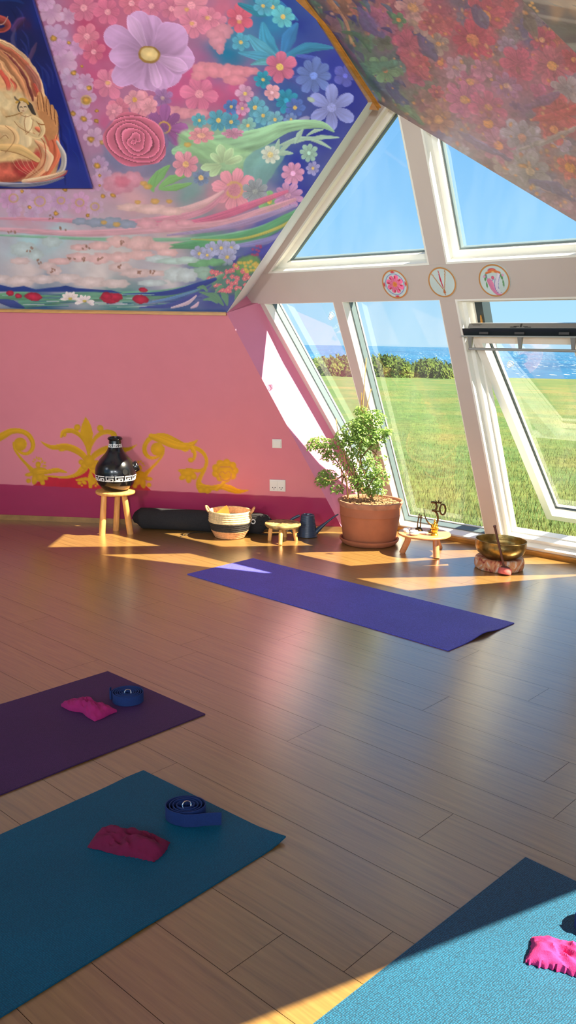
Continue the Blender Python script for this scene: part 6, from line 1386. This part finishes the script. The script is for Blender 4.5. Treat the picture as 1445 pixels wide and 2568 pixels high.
for k, (x, ty, w, lab) in enumerate(bushes):
    yb = 94 + (k * 2 % 5) * 2.35; base = at(x, 944, (np.array([0, yb, 0]), np.array([0, 1., 0]))); top = at(x, ty, (np.array([0, yb, 0]), np.array([0, 1., 0]))); S = scale_at(base)
    o = bpy.data.objects.new('bush', BM_[k % 4]); COL.objects.link(o); zb_ = GZ(yb) - .05
    o.location = (base[0], yb, zb_); o.scale = (w * 2.3 / S, 1.1, (top[2] - zb_)); o.rotation_euler = (0, 0, 0); tag(o, lab, 'bush', 'bushes along the far edge of the field')

# ------------------------------------------------------------------ light, sky, camera
sun = bpy.data.lights.new('sun', 'SUN'); sun.energy = SUN_E; sun.angle = math.radians(.53); sun.color = (1.0, .88, .68)
so = bpy.data.objects.new('sun', sun); COL.objects.link(so); so.rotation_euler = SUN_L.to_track_quat('Z', 'Y').to_euler(); so.location = (12, -3, 14)
# added fill lights without fixtures, out of view behind and beside the camera
for i, (x, y, z, e) in enumerate(((-3.2, -2.2, 2.0, 1.0), (-0.8, -2.4, 2.1, .9), (1.6, -2.2, 1.2, .7), (-3.6, 3.6, 2.0, .4))):
    l = bpy.data.lights.new('fill_light', 'POINT'); l.energy = FILL_E * e; l.shadow_soft_size = .4; l.color = (.97, .98, 1.0)
    lo_ = bpy.data.objects.new('fill_light', l); COL.objects.link(lo_); lo_.location = (x, y, z)
# added unseen spots that brighten the murals and the pink wall
for i, (a, b, e, ang) in enumerate((((-2.6, -2.2, 1.7), (-1.2, 5.4, 2.1), 1.0, 46), ((0.2, -2.4, 2.0), (-.4, 6.0, 1.5), 1.0, 44), ((-3.4, .2, 1.5), (.9, 3.7, 2.35), .35, 50))):
    l = bpy.data.lights.new('fill_spot', 'SPOT'); l.energy = SPOT * e; l.shadow_soft_size = .3; l.spot_size = math.radians(ang); l.spot_blend = .9; l.color = (.96, .98, 1.0)
    lo_ = bpy.data.objects.new('fill_spot', l); COL.objects.link(lo_); lo_.location = a; lo_.rotation_euler = (Vector(a) - Vector(b)).to_track_quat('Z', 'Y').to_euler()
w = bpy.data.worlds.new('sky'); bpy.context.scene.world = w; w.use_nodes = True; nt = w.node_tree; N = nt.nodes; bg = N['Background']
tc = N.new('ShaderNodeTexCoord'); sx = N.new('ShaderNodeSeparateXYZ'); nt.links.new(tc.outputs['Generated'], sx.inputs[0]); cr = N.new('ShaderNodeValToRGB'); e = cr.color_ramp.elements
nz = N.new('ShaderNodeTexNoise'); nz.inputs['Scale'].default_value = 2.2; nz.inputs['Detail'].default_value = 4; nt.links.new(tc.outputs['Generated'], nz.inputs['Vector'])
mr = N.new('ShaderNodeMapRange'); mr.inputs['To Min'].default_value = -.03; mr.inputs['To Max'].default_value = .03; nt.links.new(nz.outputs['Fac'], mr.inputs['Value'])
ad = N.new('ShaderNodeMath'); ad.operation = 'ADD'; nt.links.new(sx.outputs['Z'], ad.inputs[0]); nt.links.new(mr.outputs[0], ad.inputs[1]); nt.links.new(ad.outputs[0], cr.inputs[0])
e[0].position = 0; e[0].color = (*lin((172, 214, 238)), 1); e[1].position = 1; e[1].color = (*lin((78, 140, 216)), 1)
for p, c_ in ((.06, (160, 208, 240)), (.12, (140, 200, 242)), (.25, (108, 178, 236)), (.5, (92, 162, 228))): x = e.new(p); x.color = (*lin(c_), 1)
nt.links.new(cr.outputs[0], bg.inputs['Color']); bg.inputs['Strength'].default_value = SKY_S
cam = bpy.data.cameras.new('camera'); co = bpy.data.objects.new('camera', cam); COL.objects.link(co)
cam.sensor_fit = 'VERTICAL'; cam.sensor_height = 36; cam.sensor_width = 36 * 1445 / 2568; cam.lens = 36 * FPX / 2568; cam.clip_end = 30000; cam.clip_start = .05
co.matrix_world = Matrix([(RT[0], UP[0], -FW[0], CAM[0]), (RT[1], UP[1], -FW[1], CAM[1]), (RT[2], UP[2], -FW[2], CAM[2]), (0, 0, 0, 1)])
sc = bpy.context.scene; sc.camera = co
sc.view_settings.view_transform = 'Standard'; sc.view_settings.look = 'None'; sc.view_settings.gamma = 1; sc.view_settings.use_curve_mapping = False; sc.view_settings.exposure = EXPO
sc.cycles.max_bounces = 10; sc.cycles.diffuse_bounces = 6; sc.cycles.transparent_max_bounces = 12; sc.cycles.use_denoising = True; sc.cycles.sample_clamp_indirect = 6
